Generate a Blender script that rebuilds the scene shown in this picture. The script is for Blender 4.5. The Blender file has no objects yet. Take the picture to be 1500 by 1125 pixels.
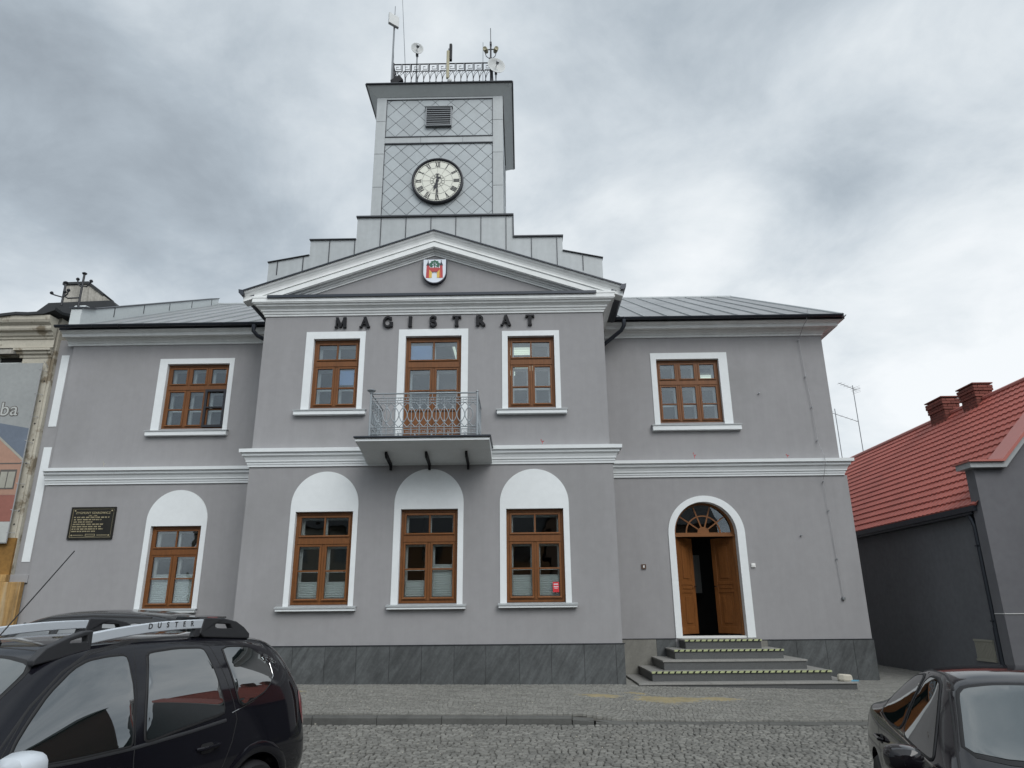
import bpy, bmesh, math, random
from mathutils import Vector, Matrix
from mathutils.geometry import tessellate_polygon, delaunay_2d_cdt
from mathutils.bvhtree import BVHTree
random.seed(7)
R=math.radians
S=bpy.context.scene
COL=S.collection

# Blender scene: town hall with clock tower on a cobbled square, overcast day
SKYBLOBS=[(230,240,16,-.28),(20,150,11,-.16),(480,20,15,.16),(545,240,9,.10),(800,270,9,.12),(1060,190,16,-.26),(1380,310,14,-.18),(820,60,10,-.06),(1450,520,18,.34),(1080,420,10,.18),(60,420,14,.10),(1300,60,16,.10),(1000,330,8,.12)]
SKY_BACK=2.0; SKY_GAIN=1.12; SUN_E=1.5

# ------------------------------------------------------------------ camera
W=1.93                                   # the wings stand this far behind the central block
cam_d=bpy.data.cameras.new('camera'); cam=bpy.data.objects.new('camera',cam_d); COL.objects.link(cam)
cam_d.sensor_width=36; cam_d.lens=1028.25/1500*36; cam_d.clip_start=.05; cam_d.clip_end=3000
pi_,ro_,ya_=R(17.6856),R(-.54532),R(-.75438)
fw=Vector((math.sin(ya_)*math.cos(pi_),math.cos(ya_)*math.cos(pi_),math.sin(pi_)))
r0=Vector((math.cos(ya_),-math.sin(ya_),0)); u0=r0.cross(fw)
rt=r0*math.cos(ro_)+u0*math.sin(ro_); up=-r0*math.sin(ro_)+u0*math.cos(ro_)
m3=Matrix((rt,up,-fw)).transposed()
cam.matrix_world=Matrix.Translation((0,-14,1.8)) @ m3.to_4x4()
S.camera=cam
S.render.resolution_x=1024; S.render.resolution_y=768
S.view_settings.view_transform='Standard'; S.view_settings.look='None'
S.view_settings.gamma=1; S.view_settings.use_curve_mapping=False
S.view_settings.exposure=0.07

# ------------------------------------------------------------------ sky and sun
SUN_EL,SUN_AZ=R(40),R(155)               # azimuth clockwise from +Y: behind the camera, to its right
world=bpy.data.worlds.new('World'); S.world=world; world.use_nodes=True
N=world.node_tree.nodes; L=world.node_tree.links; N.clear()
def wn(t,**k):
    n=N.new(t)
    for a,b in k.items(): setattr(n,a,b)
    return n
def wm(op,a,b=None,c=None,clamp=False):
    n=N.new('ShaderNodeMath'); n.operation=op; n.use_clamp=clamp
    for i,x in enumerate((a,b,c)):
        if x is None: continue
        if isinstance(x,(int,float)): n.inputs[i].default_value=x
        else: L.new(x,n.inputs[i])
    return n.outputs[0]
tc=wn('ShaderNodeTexCoord'); sep=wn('ShaderNodeSeparateXYZ'); L.new(tc.outputs['Generated'],sep.inputs[0])
zz=wm('ADD',wm('MAXIMUM',sep.outputs[2],0.0),.42)
comb=wn('ShaderNodeCombineXYZ')
L.new(wm('DIVIDE',sep.outputs[0],zz),comb.inputs[0]); L.new(wm('DIVIDE',sep.outputs[1],zz),comb.inputs[1]); comb.inputs[2].default_value=3.7
def noise(vec,scale,detail,rough,dist=0):
    n=wn('ShaderNodeTexNoise'); n.inputs['Scale'].default_value=scale; n.inputs['Detail'].default_value=detail
    n.inputs['Roughness'].default_value=rough; n.inputs['Distortion'].default_value=dist; L.new(vec,n.inputs['Vector']); return n.outputs['Fac']
n1=noise(comb.outputs[0],1.25,8,.55,.25); n2=noise(comb.outputs[0],4.2,8,.6,.35)
val=wm('ADD',wm('MULTIPLY',wm('SUBTRACT',n1,.5),1.8),wm('MULTIPLY',wm('SUBTRACT',n2,.5),.85))
val=wm('ADD',val,.52)
def dirpx(px,py):
    d=fw+rt*((px-750)/1028.25)+up*((562.5-py)/1028.25); return d.normalized()
for px,py,rad,amp in SKYBLOBS:
    d=dirpx(px,py); vm=wn('ShaderNodeVectorMath',operation='DOT_PRODUCT'); L.new(tc.outputs['Generated'],vm.inputs[0]); vm.inputs[1].default_value=d
    mr=wn('ShaderNodeMapRange',interpolation_type='SMOOTHSTEP'); L.new(vm.outputs['Value'],mr.inputs[0])
    mr.inputs[1].default_value=math.cos(R(rad)); mr.inputs[2].default_value=1; mr.inputs[3].default_value=0; mr.inputs[4].default_value=amp
    val=wm('ADD',val,mr.outputs[0])
ramp=wn('ShaderNodeValToRGB'); L.new(val,ramp.inputs[0]); cr=ramp.color_ramp
cr.elements[0].position=0; cr.elements[0].color=(.28,.32,.36,1)
cr.elements[1].position=1; cr.elements[1].color=(.82,.85,.87,1)
for p_,c_ in ((.28,(.395,.45,.50)),(.52,(.545,.60,.645)),(.76,(.70,.745,.775))):
    e=cr.elements.new(p_); e.color=(*c_,1)
# brightness added to the unseen sky behind the camera and overhead, lifting the facade
gl=wn('ShaderNodeVectorMath',operation='DOT_PRODUCT'); L.new(tc.outputs['Generated'],gl.inputs[0]); gl.inputs[1].default_value=Vector((.38,-.78,.50)).normalized()
mr=wn('ShaderNodeMapRange',interpolation_type='SMOOTHSTEP'); L.new(gl.outputs['Value'],mr.inputs[0])
mr.inputs[1].default_value=.25; mr.inputs[2].default_value=1; mr.inputs[3].default_value=1; mr.inputs[4].default_value=SKY_BACK
sky=wn('ShaderNodeTexSky'); sky.sky_type='NISHITA'; sky.sun_disc=False; sky.sun_elevation=SUN_EL; sky.sun_rotation=SUN_AZ
sc=wn('ShaderNodeVectorMath',operation='SCALE'); L.new(ramp.outputs[0],sc.inputs[0]); L.new(wm('MULTIPLY',mr.outputs[0],10.0*SKY_GAIN),sc.inputs['Scale'])
mx=wn('ShaderNodeMix',data_type='RGBA'); mx.inputs[0].default_value=.94; L.new(sky.outputs[0],mx.inputs[6]); L.new(sc.outputs[0],mx.inputs[7])
bg=wn('ShaderNodeBackground'); bg.inputs[1].default_value=.1; L.new(mx.outputs[2],bg.inputs[0])
wo=wn('ShaderNodeOutputWorld'); L.new(bg.outputs[0],wo.inputs[0])

sl=bpy.data.lights.new('sun','SUN'); sun=bpy.data.objects.new('sun',sl); COL.objects.link(sun)
sl.energy=SUN_E; sl.angle=R(35); sl.color=(1,.985,.96)
sd=Vector((math.sin(SUN_AZ)*math.cos(SUN_EL),math.cos(SUN_AZ)*math.cos(SUN_EL),math.sin(SUN_EL)))
sun.rotation_euler=sd.to_track_quat('Z','Y').to_euler(); sun.location=(-10,-30,40)

# ------------------------------------------------------------------ materials
def mat(name,col,rough=.6,metal=0,spec=.5,var=.0,vscale=2.0,bump=0,bscale=40,island=0,streak=None,coat=0,emit=None,stain=None,ior=None,detail=5):
    m=bpy.data.materials.new(name); m.use_nodes=True; nt=m.node_tree; n=nt.nodes; l=nt.links
    b=n['Principled BSDF']; b.inputs['Roughness'].default_value=rough; b.inputs['Metallic'].default_value=metal
    b.inputs['Specular IOR Level'].default_value=spec; b.inputs['Coat Weight'].default_value=coat; b.inputs['Coat Roughness'].default_value=.03
    if ior: b.inputs['IOR'].default_value=ior
    b.inputs['Base Color'].default_value=(*col,1)
    if emit: b.inputs['Emission Color'].default_value=(*col,1); b.inputs['Emission Strength'].default_value=emit
    tcn=n.new('ShaderNodeTexCoord'); src=None
    def mulc(prev,fac):
        mm=n.new('ShaderNodeVectorMath'); mm.operation='SCALE'
        if prev is None: mm.inputs[0].default_value=col
        else: l.new(prev,mm.inputs[0])
        l.new(fac,mm.inputs['Scale']); return mm.outputs[0]
    def rng(o,a,b_,lo=0,hi=1):
        r=n.new('ShaderNodeMapRange'); l.new(o,r.inputs[0]); r.inputs[1].default_value=lo; r.inputs[2].default_value=hi; r.inputs[3].default_value=a; r.inputs[4].default_value=b_; return r.outputs[0]
    if var:
        t=n.new('ShaderNodeTexNoise'); t.inputs['Scale'].default_value=vscale; t.inputs['Detail'].default_value=detail; t.inputs['Roughness'].default_value=.6
        l.new(tcn.outputs['Object'],t.inputs['Vector']); src=mulc(src,rng(t.outputs['Fac'],1-var,1+var,.25,.75))
        t2=n.new('ShaderNodeTexNoise'); t2.inputs['Scale'].default_value=vscale*9; t2.inputs['Detail'].default_value=3
        l.new(tcn.outputs['Object'],t2.inputs['Vector']); src=mulc(src,rng(t2.outputs['Fac'],1-var*.6,1+var*.6,.3,.7))
    if streak:                                  # (scale xyz, amount)
        mp=n.new('ShaderNodeMapping'); mp.inputs['Scale'].default_value=streak[0]; l.new(tcn.outputs['Object'],mp.inputs[0])
        if len(streak)>2: mp.vector_type='TEXTURE'; mp.inputs['Scale'].default_value=[1/q for q in streak[0]]; mp.inputs['Rotation'].default_value=streak[2]
        t=n.new('ShaderNodeTexNoise'); t.inputs['Scale'].default_value=1; t.inputs['Detail'].default_value=6; t.inputs['Roughness'].default_value=.65; t.inputs['Distortion'].default_value=.4
        l.new(mp.outputs[0],t.inputs['Vector']); src=mulc(src,rng(t.outputs['Fac'],1-streak[1],1+streak[1],.3,.7))
    if island:
        g=n.new('ShaderNodeNewGeometry'); src=mulc(src,rng(g.outputs['Random Per Island'],1-island,1+island))
    if stain:                                   # (colour, scale, lo, hi, amount)
        t=n.new('ShaderNodeTexNoise'); t.inputs['Scale'].default_value=stain[1]; t.inputs['Detail'].default_value=6; t.inputs['Roughness'].default_value=.62
        mp=n.new('ShaderNodeMapping'); l.new(tcn.outputs['Object'],mp.inputs[0]); l.new(mp.outputs[0],t.inputs['Vector'])
        if len(stain)>5: mp.inputs['Scale'].default_value=stain[5]
        mxn=n.new('ShaderNodeMix'); mxn.data_type='RGBA'; l.new(rng(t.outputs['Fac'],0,stain[4],stain[2],stain[3]),mxn.inputs[0])
        if src: l.new(src,mxn.inputs[6])
        else: mxn.inputs[6].default_value=(*col,1)
        mxn.inputs[7].default_value=(*stain[0],1); src=mxn.outputs[2]
    if src: l.new(src,b.inputs['Base Color'])
    if bump:
        t=n.new('ShaderNodeTexNoise'); t.inputs['Scale'].default_value=bscale; t.inputs['Detail'].default_value=5
        l.new(tcn.outputs['Object'],t.inputs['Vector']); bp=n.new('ShaderNodeBump'); bp.inputs['Strength'].default_value=bump; bp.inputs['Distance'].default_value=.01
        l.new(t.outputs['Fac'],bp.inputs['Height']); l.new(bp.outputs[0],b.inputs['Normal'])
    return m
def glassmat(name,tint,refl=.10,wav=.02):
    m=bpy.data.materials.new(name); m.use_nodes=True; nt=m.node_tree; n=nt.nodes; l=nt.links; n.remove(n['Principled BSDF'])
    tr=n.new('ShaderNodeBsdfTransparent'); tr.inputs[0].default_value=(*tint,1)
    gl=n.new('ShaderNodeBsdfGlossy'); gl.inputs['Roughness'].default_value=.01; gl.inputs[0].default_value=(.93,.97,1,1)
    fr=n.new('ShaderNodeFresnel'); fr.inputs[0].default_value=1.5
    ad=n.new('ShaderNodeMath'); ad.operation='ADD'; ad.use_clamp=True; l.new(fr.outputs[0],ad.inputs[0]); ad.inputs[1].default_value=refl
    t=n.new('ShaderNodeTexNoise'); t.inputs['Scale'].default_value=1.6; tcn=n.new('ShaderNodeTexCoord'); l.new(tcn.outputs['Object'],t.inputs['Vector'])
    bp=n.new('ShaderNodeBump'); bp.inputs['Strength'].default_value=wav*10; bp.inputs['Distance'].default_value=.02; l.new(t.outputs['Fac'],bp.inputs['Height']); l.new(bp.outputs[0],gl.inputs['Normal'])
    mxs=n.new('ShaderNodeMixShader'); l.new(ad.outputs[0],mxs.inputs[0]); l.new(tr.outputs[0],mxs.inputs[1]); l.new(gl.outputs[0],mxs.inputs[2])
    l.new(mxs.outputs[0],n['Material Output'].inputs[0]); return m
M={}
M['stucco']=mat('grey_stucco',(.293,.288,.292),.9,spec=.2,var=.04,vscale=.7,bump=.25,bscale=160,streak=((5,5,.5),.035),stain=((.215,.215,.21),.55,.52,.8,.45))
M['stucco_b']=mat('dark_stucco',(.155,.160,.170),.9,spec=.2,var=.10,vscale=.9,bump=.25,bscale=120)
M['stucco_c']=mat('mid_stucco',(.150,.150,.160),.9,spec=.2,var=.07,vscale=.8,bump=.35,bscale=90)
M['white']=mat('white_paint',(.70,.725,.73),.7,spec=.3,var=.035,vscale=1.2,bump=.05,bscale=60)
M['trim']=mat('cornice_paint',(.76,.775,.765),.75,spec=.3,var=.05,vscale=1.0,streak=((3,3,.6),.05))
M['wood']=mat('brown_varnished_wood',(.155,.059,.017),.45,spec=.3,var=.12,vscale=3,streak=((30,30,2.2),.22))
M['woodh']=mat('brown_varnished_wood_rail',(.18,.070,.020),.45,spec=.3,var=.12,vscale=3,streak=((2.2,30,30),.2))
M['inner']=mat('inner_white_frame',(.82,.84,.80),.5)
M['glass']=glassmat('window_glass',(.88,.90,.90),.035)
M['glass2']=glassmat('window_glass_upper',(.82,.85,.86),.03)
M['room']=mat('room_wall',(.22,.22,.21),.9)
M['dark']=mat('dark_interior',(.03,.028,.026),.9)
M['blind']=mat('pleated_blind',(.86,.90,.88),.8)
M['blue']=mat('painted_sky_glint',(.33,.50,.80),.6)  # flat blue standing in for sky mirrored in the upper panes
M['lamp']=mat('fluorescent_tube',(.9,1,.86),.5,emit=.65)
M['slate']=mat('slate_slab',(.074,.079,.080),.45,spec=.4,var=.2,vscale=2.5,island=.14,streak=((11,3,1.9),.34,(0,R(32),0)),bump=.12,bscale=30,stain=((.13,.135,.14),2.2,.6,.85,.5))
M['slate2']=mat('beige_slab',(.17,.165,.145),.55,var=.12,vscale=3,streak=((7,2,2),.15,(0,R(30),0)))
M['sheet']=mat('grey_metal_sheet',(.36,.38,.385),.5,metal=.1,spec=.5,var=.06,vscale=1.1,island=.05,streak=((7,7,.7),.06))
M['sheet_soffit']=mat('tower_soffit_sheet',(.52,.55,.55),.6,var=.05,vscale=1.5)
M['backing']=mat('cladding_backing',(.075,.085,.095),.6)
M['sheet_dark']=mat('dark_metal_edge',(.035,.038,.045),.4,metal=.3)
M['tile_m']=mat('diamond_shingle',(.34,.368,.380),.5,metal=.1,var=.04,vscale=1.4,island=.09,stain=((.22,.23,.225),1.3,.55,.8,.4))
M['roofm']=mat('standing_seam_roof',(.26,.267,.272),.55,metal=.2,var=.13,vscale=.9,streak=((1.2,.6,.6),.12))
M['gutter']=mat('dark_gutter',(.030,.035,.045),.35,metal=.3)
M['black']=mat('black_paint',(.005,.005,.007),.5,spec=.25)
M['blackm']=mat('black_iron',(.010,.011,.016),.5)
M['iron']=mat('grey_painted_iron',(.29,.32,.34),.5,metal=.1)
M['dial']=mat('cream_dial',(.66,.66,.58),.5,var=.05,vscale=6)
M['dialg']=mat('dial_tracery',(.24,.24,.22),.6)
M['pole']=mat('galvanised_pole',(.20,.21,.22),.45,metal=.5)
M['dish']=mat('antenna_plastic',(.50,.51,.50),.5,var=.06)
M['dishy']=mat('weathered_beige_antenna',(.36,.33,.22),.6,var=.15,vscale=8)
M['granite']=mat('granite_tread',(.235,.23,.215),.6,var=.12,vscale=2.5,bump=.1,bscale=200,island=.06,streak=((60,60,60),.14))
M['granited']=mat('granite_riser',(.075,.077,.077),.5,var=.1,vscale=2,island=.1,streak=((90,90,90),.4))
M['tape']=mat('yellow_green_tape',(.36,.39,.21),.6,var=.14,vscale=14)
M['concrete']=mat('concrete_kerb',(.088,.088,.082),.9,var=.16,vscale=2.2,island=.12,bump=.5,bscale=50,stain=((.05,.05,.048),3,.55,.75,.6))
M['sett']=mat('granite_setts',(.155,.152,.138),.8,island=.25,var=.16,vscale=1.1,streak=((38,38,38),.18),bump=.6,bscale=90,stain=((.20,.19,.165),.8,.58,.75,.4))
M['pave']=mat('small_pavement_setts',(.185,.182,.165),.85,island=.15,var=.12,vscale=.9,bump=.5,bscale=110)
M['joint']=mat('sandy_joint',(.085,.08,.068),.95,var=.25,vscale=5,bump=.6,bscale=60)
M['jointr']=mat('dark_joint',(.034,.032,.028),.95,var=.25,vscale=5,bump=.5,bscale=60)
M['asph']=mat('far_ground',(.09,.088,.082),.9,var=.15,vscale=.4)
M['sand']=mat('yellow_sand',(.25,.21,.12),.95,var=.2,vscale=6)
M['cream']=mat('peeling_cream_plaster',(.46,.43,.36),.9,spec=.2,var=.10,vscale=1.6,bump=.4,bscale=30,stain=((.17,.135,.09),2.2,.54,.62,.85))
M['creamd']=mat('weathered_render',(.30,.285,.255),.95,spec=.1,var=.2,vscale=1.5,bump=.5,bscale=25,streak=((5,5,.5),.45))
M['ochre']=mat('streaked_ochre_plaster',(.33,.20,.075),.9,var=.2,vscale=1.2,streak=((13,13,.35),.38),stain=((.44,.37,.25),1.0,.5,.7,.75,(6,6,.5)))
M['ochred']=mat('brown_ochre_paint',(.24,.125,.03),.9,var=.2,vscale=2)
M['felt']=mat('roofing_felt',(.022,.024,.026),.7,var=.2,vscale=2)
M['rtile']=mat('red_metal_tile',(.39,.105,.080),.55,spec=.3,var=.13,vscale=.8,detail=6)
M['rflash']=mat('red_flashing',(.42,.14,.115),.45,var=.06)
M['mortar']=mat('mortar',(.12,.08,.07),.9)
M['brick']=mat('red_brick',(.165,.048,.035),.85,island=.22,var=.1,vscale=6)
M['grille']=mat('beige_vent_grille',(.30,.29,.24),.6)
M['plaqm']=mat('dark_bronze',(.024,.022,.018),.35,metal=.6,var=.2,vscale=8)
M['gold']=mat('brass_relief',(.42,.36,.22),.45,metal=.3)
M['red']=mat('red_sticker',(.55,.02,.03),.5)
M['stone']=mat('pale_stone_block',(.46,.43,.36),.95,var=.12,vscale=5,bump=.8,bscale=20)
M['bluep']=mat('blue_plastic_scrap',(.10,.30,.42),.5)
M['brownbox']=mat('brown_bronze_box',(.10,.06,.04),.5)
M['whitep']=mat('white_plastic',(.7,.7,.68),.5)
M['cable']=mat('grey_cable',(.33,.33,.34),.6)
for k_,c_ in dict(ban_sky=(.28,.29,.285),ban_blue=(.125,.15,.19),ban_wall=(.36,.21,.15),ban_brick=(.26,.10,.075),ban_win=(.33,.32,.27),ban_white=(.42,.43,.41),ban_line=(.10,.09,.08)).items():
    M[k_]=mat(k_,c_,.55,var=.08,vscale=1.5)
for k_,c_ in dict(arm_white=(.66,.70,.76),arm_red=(.42,.035,.04),arm_or=(.55,.09,.03),arm_yel=(.66,.42,.07),arm_green=(.012,.10,.055),arm_dark=(.015,.015,.03)).items():
    M[k_]=mat(k_,c_,.45)
M['paint']=mat('black_car_paint',(.007,.007,.010),.07,spec=.30,coat=.15,var=.1,vscale=3)
M['paint2']=mat('dark_plum_car_paint',(.008,.007,.009),.09,spec=.3,coat=.25)
M['paint3']=mat('anthracite_car_paint',(.012,.013,.015),.18,spec=.4,coat=.4)
M['cglass']=mat('tinted_car_glass',(.006,.010,.010),.01,spec=.5,ior=3.0)
M['cglassf']=mat('windscreen_glass',(.030,.040,.040),.02,spec=.5,ior=2.7)
M['rubber']=mat('black_rubber',(.011,.011,.012),.7)
M['plastic']=mat('dark_grey_plastic',(.026,.027,.030),.6,bump=.15,bscale=400)
M['silver']=mat('silver_painted_rail',(.56,.60,.64),.35,metal=.15,spec=.5)
M['chrome']=mat('chrome_strip',(.5,.5,.5),.15,metal=1)
M['rim']=mat('alloy_rim',(.32,.33,.34),.35,metal=.7)
M['lens_r']=mat('red_lamp_lens',(.25,.008,.012),.1,spec=.6,coat=1)
M['lens_w']=mat('clear_lamp_lens',(.4,.42,.44),.08,spec=.7,coat=1)
M['far1']=mat('ochre_house_front',(.22,.12,.055),.9,var=.1,vscale=.6)
M['far2']=mat('brown_house_front',(.20,.13,.09),.9,var=.1,vscale=.6)
M['far4']=mat('dark_brick_front',(.10,.055,.045),.9,var=.1,vscale=.6)
M['far3']=mat('cream_house_front',(.40,.37,.30),.9,var=.1,vscale=.6)

# ------------------------------------------------------------------ helpers
ORG={}
class MB:
    def __init__(s): s.v=[]; s.f=[]; s.mi=[]; s.k=0
    def pt(s,p): s.v.append(tuple(p)); return len(s.v)-1
    def face(s,idx): s.f.append(tuple(idx)); s.mi.append(s.k)
    def poly(s,pts): s.face([s.pt(p) for p in pts])
    def box(s,x0,x1,y0,y1,z0,z1):
        b=len(s.v)
        for z in (z0,z1):
            for x,y in ((x0,y0),(x1,y0),(x1,y1),(x0,y1)): s.v.append((x,y,z))
        for q in ((3,2,1,0),(4,5,6,7),(0,1,5,4),(1,2,6,5),(2,3,7,6),(3,0,4,7)): s.face([b+i for i in q])
        return s
    def obox(s,c,ax,ay,az):                     # oriented box: centre and three half-axis vectors
        c,ax,ay,az=map(Vector,(c,ax,ay,az)); b=len(s.v)
        for k in (-1,1):
            for i,j in ((-1,-1),(1,-1),(1,1),(-1,1)): s.v.append(tuple(c+ax*i+ay*j+az*k))
        for q in ((3,2,1,0),(4,5,6,7),(0,1,5,4),(1,2,6,5),(2,3,7,6),(3,0,4,7)): s.face([b+i for i in q])
        return s
    def prism(s,pts,vec,caps=True):
        n=len(pts); vec=Vector(vec); b=len(s.v)
        for p in pts: s.v.append(tuple(p))
        for p in pts: s.v.append(tuple(Vector(p)+vec))
        if caps: s.face(range(b,b+n)); s.face([b+n+i for i in reversed(range(n))])
        for i in range(n): s.face((b+i,b+(i+1)%n,b+n+(i+1)%n,b+n+i))
        return s
    def plate(s,outer,holes,mp,d0,d1,back=False):
        """outer/holes: 2-D point lists; mp(u,v,d) -> 3-D; a plate from d0 (front) to d1 (back)."""
        polys=[outer]+holes
        vl=[[Vector((u,v,0)) for u,v in p] for p in polys]
        tris=tessellate_polygon(vl); flat=[q for p in polys for q in p]; b=len(s.v)
        for u,v in flat: s.v.append(tuple(mp(u,v,d0)))
        for t in tris: s.face([b+i for i in t])
        b2=len(s.v)
        for u,v in flat: s.v.append(tuple(mp(u,v,d1)))
        if back:
            for t in tris: s.face([b2+i for i in reversed(t)])
        o=0
        for p in polys:
            n=len(p)
            for i in range(n): j=(i+1)%n; s.face((b+o+i,b+o+j,b2+o+j,b2+o+i))
            o+=n
        return s
    def tube(s,pts,r,n=6,cap=True,rr=None):
        pts=[Vector(p) for p in pts]; rings=[]; prev=None
        for i,p in enumerate(pts):
            a=pts[max(i-1,0)]; c=pts[min(i+1,len(pts)-1)]; t=(c-a)
            if t.length<1e-9: t=Vector((0,0,1))
            t.normalize()
            if prev is None: u=t.orthogonal().normalized()
            else:
                u=prev-t*prev.dot(t)
                u=u.normalized() if u.length>1e-6 else t.orthogonal().normalized()
            prev=u; w=t.cross(u); q=rr[i] if rr else r
            rings.append([s.pt(p+(u*math.cos(2*math.pi*(k+.5)/n)+w*math.sin(2*math.pi*(k+.5)/n))*q) for k in range(n)])
        for a,c in zip(rings,rings[1:]):
            for k in range(n): s.face((a[k],a[(k+1)%n],c[(k+1)%n],c[k]))
        if cap: s.face(list(reversed(rings[0]))); s.face(rings[-1])
        return s
    def lathe(s,o,axis,prof,n=24):
        """prof: list of (radius, distance along axis)"""
        o=Vector(o); a=Vector(axis).normalized(); u=a.orthogonal().normalized(); w=a.cross(u); rings=[]
        for r,h in prof: rings.append([s.pt(o+a*h+(u*math.cos(2*math.pi*k/n)+w*math.sin(2*math.pi*k/n))*max(r,1e-4)) for k in range(n)])
        for p,q in zip(rings,rings[1:]):
            for k in range(n): s.face((p[k],p[(k+1)%n],q[(k+1)%n],q[k]))
        return s
    def sweep(s,path,prof,close_ends=True):
        """path: 2-D (x,y) points; prof: (proud, z); proud is to the right of the travel direction; mitred"""
        P=[Vector(p) for p in path]; n=len(P); rows=[]
        for i,p in enumerate(P):
            ds=[]
            if i>0: ds.append((p-P[i-1]).normalized())
            if i<n-1: ds.append((P[i+1]-p).normalized())
            ns=[Vector((d.y,-d.x)) for d in ds]
            if len(ns)==2:
                m=(ns[0]+ns[1]); m=m/ (m.length**2/2)
            else: m=ns[0]
            rows.append([s.pt((p.x+m.x*o,p.y+m.y*o,z)) for o,z in prof])
        for a,c in zip(rows,rows[1:]):
            for k in range(len(prof)-1): s.face((a[k],c[k],c[k+1],a[k+1]))
        if close_ends: s.face(rows[0]); s.face(list(reversed(rows[-1])))
        return s
    def build(s,name,m,parent=None,local=False,smooth=False,bevel=0,org=None,angle=35):
        me=bpy.data.meshes.new(name)
        if parent is not None and parent.name in ORG: o=ORG[parent.name]
        else: o=Vector(org) if org is not None else Vector((0,0,0))
        if local: vs=s.v
        else: vs=[(x-o[0],y-o[1],z-o[2]) for x,y,z in s.v]
        me.from_pydata(vs,[],s.f); me.update()
        ms=m if isinstance(m,(list,tuple)) else [m]
        for q in ms: me.materials.append(M[q] if isinstance(q,str) else q)
        if len(ms)>1: me.polygons.foreach_set('material_index',s.mi)
        bm=bmesh.new(); bm.from_mesh(me)
        if len(s.v)<60000: bmesh.ops.recalc_face_normals(bm,faces=bm.faces)
        bm.to_mesh(me); bm.free()
        if smooth:
            me.shade_smooth(); me.set_sharp_from_angle(angle=R(angle))
        ob=bpy.data.objects.new(name,me); COL.objects.link(ob)
        if parent is not None: ob.parent=parent; ORG[ob.name]=o if not local else Vector((0,0,0))
        else: ob.location=o; ORG[ob.name]=o
        if bevel:
            bv=ob.modifiers.new('bevel','BEVEL'); bv.width=bevel; bv.segments=2; bv.limit_method='ANGLE'; bv.angle_limit=R(40)
        return ob
def tag(o,label=None,cat=None,group=None,kind=None):
    if label: o['label']=label
    if cat: o['category']=cat
    if group: o['group']=group
    if kind: o['kind']=kind
    return o
def root(name,loc,label,cat,group=None,rz=0):
    o=bpy.data.objects.new(name,None); COL.objects.link(o); o.location=loc; o.rotation_euler=(0,0,rz); o.empty_display_size=.2
    ORG[o.name]=Vector(loc); return tag(o,label,cat,group)
def thing(mb,name,m,org,label,cat,group=None,**k):
    return tag(mb.build(name,m,None,org=org,**k),label,cat,group)
def XZ(y): return lambda u,v,d: (u,y+d,v)
def rect(x0,x1,z0,z1): return [(x0,z0),(x1,z0),(x1,z1),(x0,z1)]
def archpts(x0,x1,z0,zs,n=20,ry=None):
    r=(x1-x0)/2; c=(x0+x1)/2; ry=ry or r
    return [(x0,z0),(x1,z0)]+[(c+r*math.cos(math.pi*i/n),zs+ry*math.sin(math.pi*i/n)) for i in range(n+1)]
def ring(mb,x0,x1,z0,z1,w,y0,y1,wb=None,wt=None):
    wb=w if wb is None else wb; wt=w if wt is None else wt
    mb.box(x0,x0+w,y0,y1,z0,z1); mb.box(x1-w,x1,y0,y1,z0,z1); mb.box(x0+w,x1-w,y0+.0015,y1-.0015,z0,z0+wb); mb.box(x0+w,x1-w,y0+.0015,y1-.0015,z1-wt,z1)
def lerp(a,b,t): return a+(b-a)*t
def clampf(x,a,b): return max(a,min(b,x))
def interp(x,xs):
    for (a,va),(b,vb) in zip(xs,xs[1:]):
        if x<=b: return va if x<=a else lerp(va,vb,(x-a)/(b-a))
    return xs[-1][1]
def text_mesh(body,size,m,parent,loc,rot,name,ext=.004,space=1.0,offset=0,local=False):
    cu=bpy.data.curves.new('lettering','FONT'); cu.body=body; cu.size=size; cu.extrude=ext; cu.align_x='CENTER'; cu.align_y='CENTER'; cu.space_character=space; cu.offset=offset
    ob=bpy.data.objects.new('tmp',cu); COL.objects.link(ob); bpy.context.view_layer.update()
    me=bpy.data.meshes.new_from_object(ob.evaluated_get(bpy.context.evaluated_depsgraph_get())); bpy.data.objects.remove(ob)
    o=Vector((0,0,0)) if local else (ORG[parent.name] if parent is not None else Vector(loc))
    me.transform(Matrix.Translation(Vector(loc)-(o if parent is not None or local else Vector(loc)))@rot)
    me.materials.clear(); me.materials.append(M[m])
    t=bpy.data.objects.new(name,me); COL.objects.link(t)
    if parent is not None: t.parent=parent; ORG[t.name]=o
    else: t.location=loc
    return t
FRONT=Matrix.Rotation(R(90),4,'X')              # text standing up, read from -Y

# ================================================================== SETTING
def z_front(x): return interp(x,[(-40,.56),(-4.3,.485),(1.8,.44),(2.1,.405),(6.1,.311),(7.4,.285),(40,.05)])
def z_kerb(x): return interp(x,[(-40,.30),(-3.3,.262),(.9,.225),(1.5,.135),(5,.112),(40,.02)])
def z_pave(x,y):
    t=clampf((y+2.4)/2.4,0,1); return lerp(z_kerb(x),z_front(x),t)
def z_road(x,y):
    zk=interp(x,[(-40,.2),(-3.3,.142),(1.3,.112),(5,.078),(40,.0)]); t=clampf((-2.4-y)/5.6,0,1); return lerp(zk,0,t*(1.25-.25*t))
def sheet(name,m,xs,ys,zf):
    b=MB()
    idx=[[b.pt((x,y,zf(x,y))) for y in ys] for x in xs]
    for i in range(len(xs)-1):
        for j in range(len(ys)-1): b.face((idx[i][j],idx[i+1][j],idx[i+1][j+1],idx[i][j+1]))
    return b
xs=[-60,-40,-20,-12]+[i*.5-10 for i in range(0,37)]+[9,10,12,20,40,60]
xs=sorted(set(xs))
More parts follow.
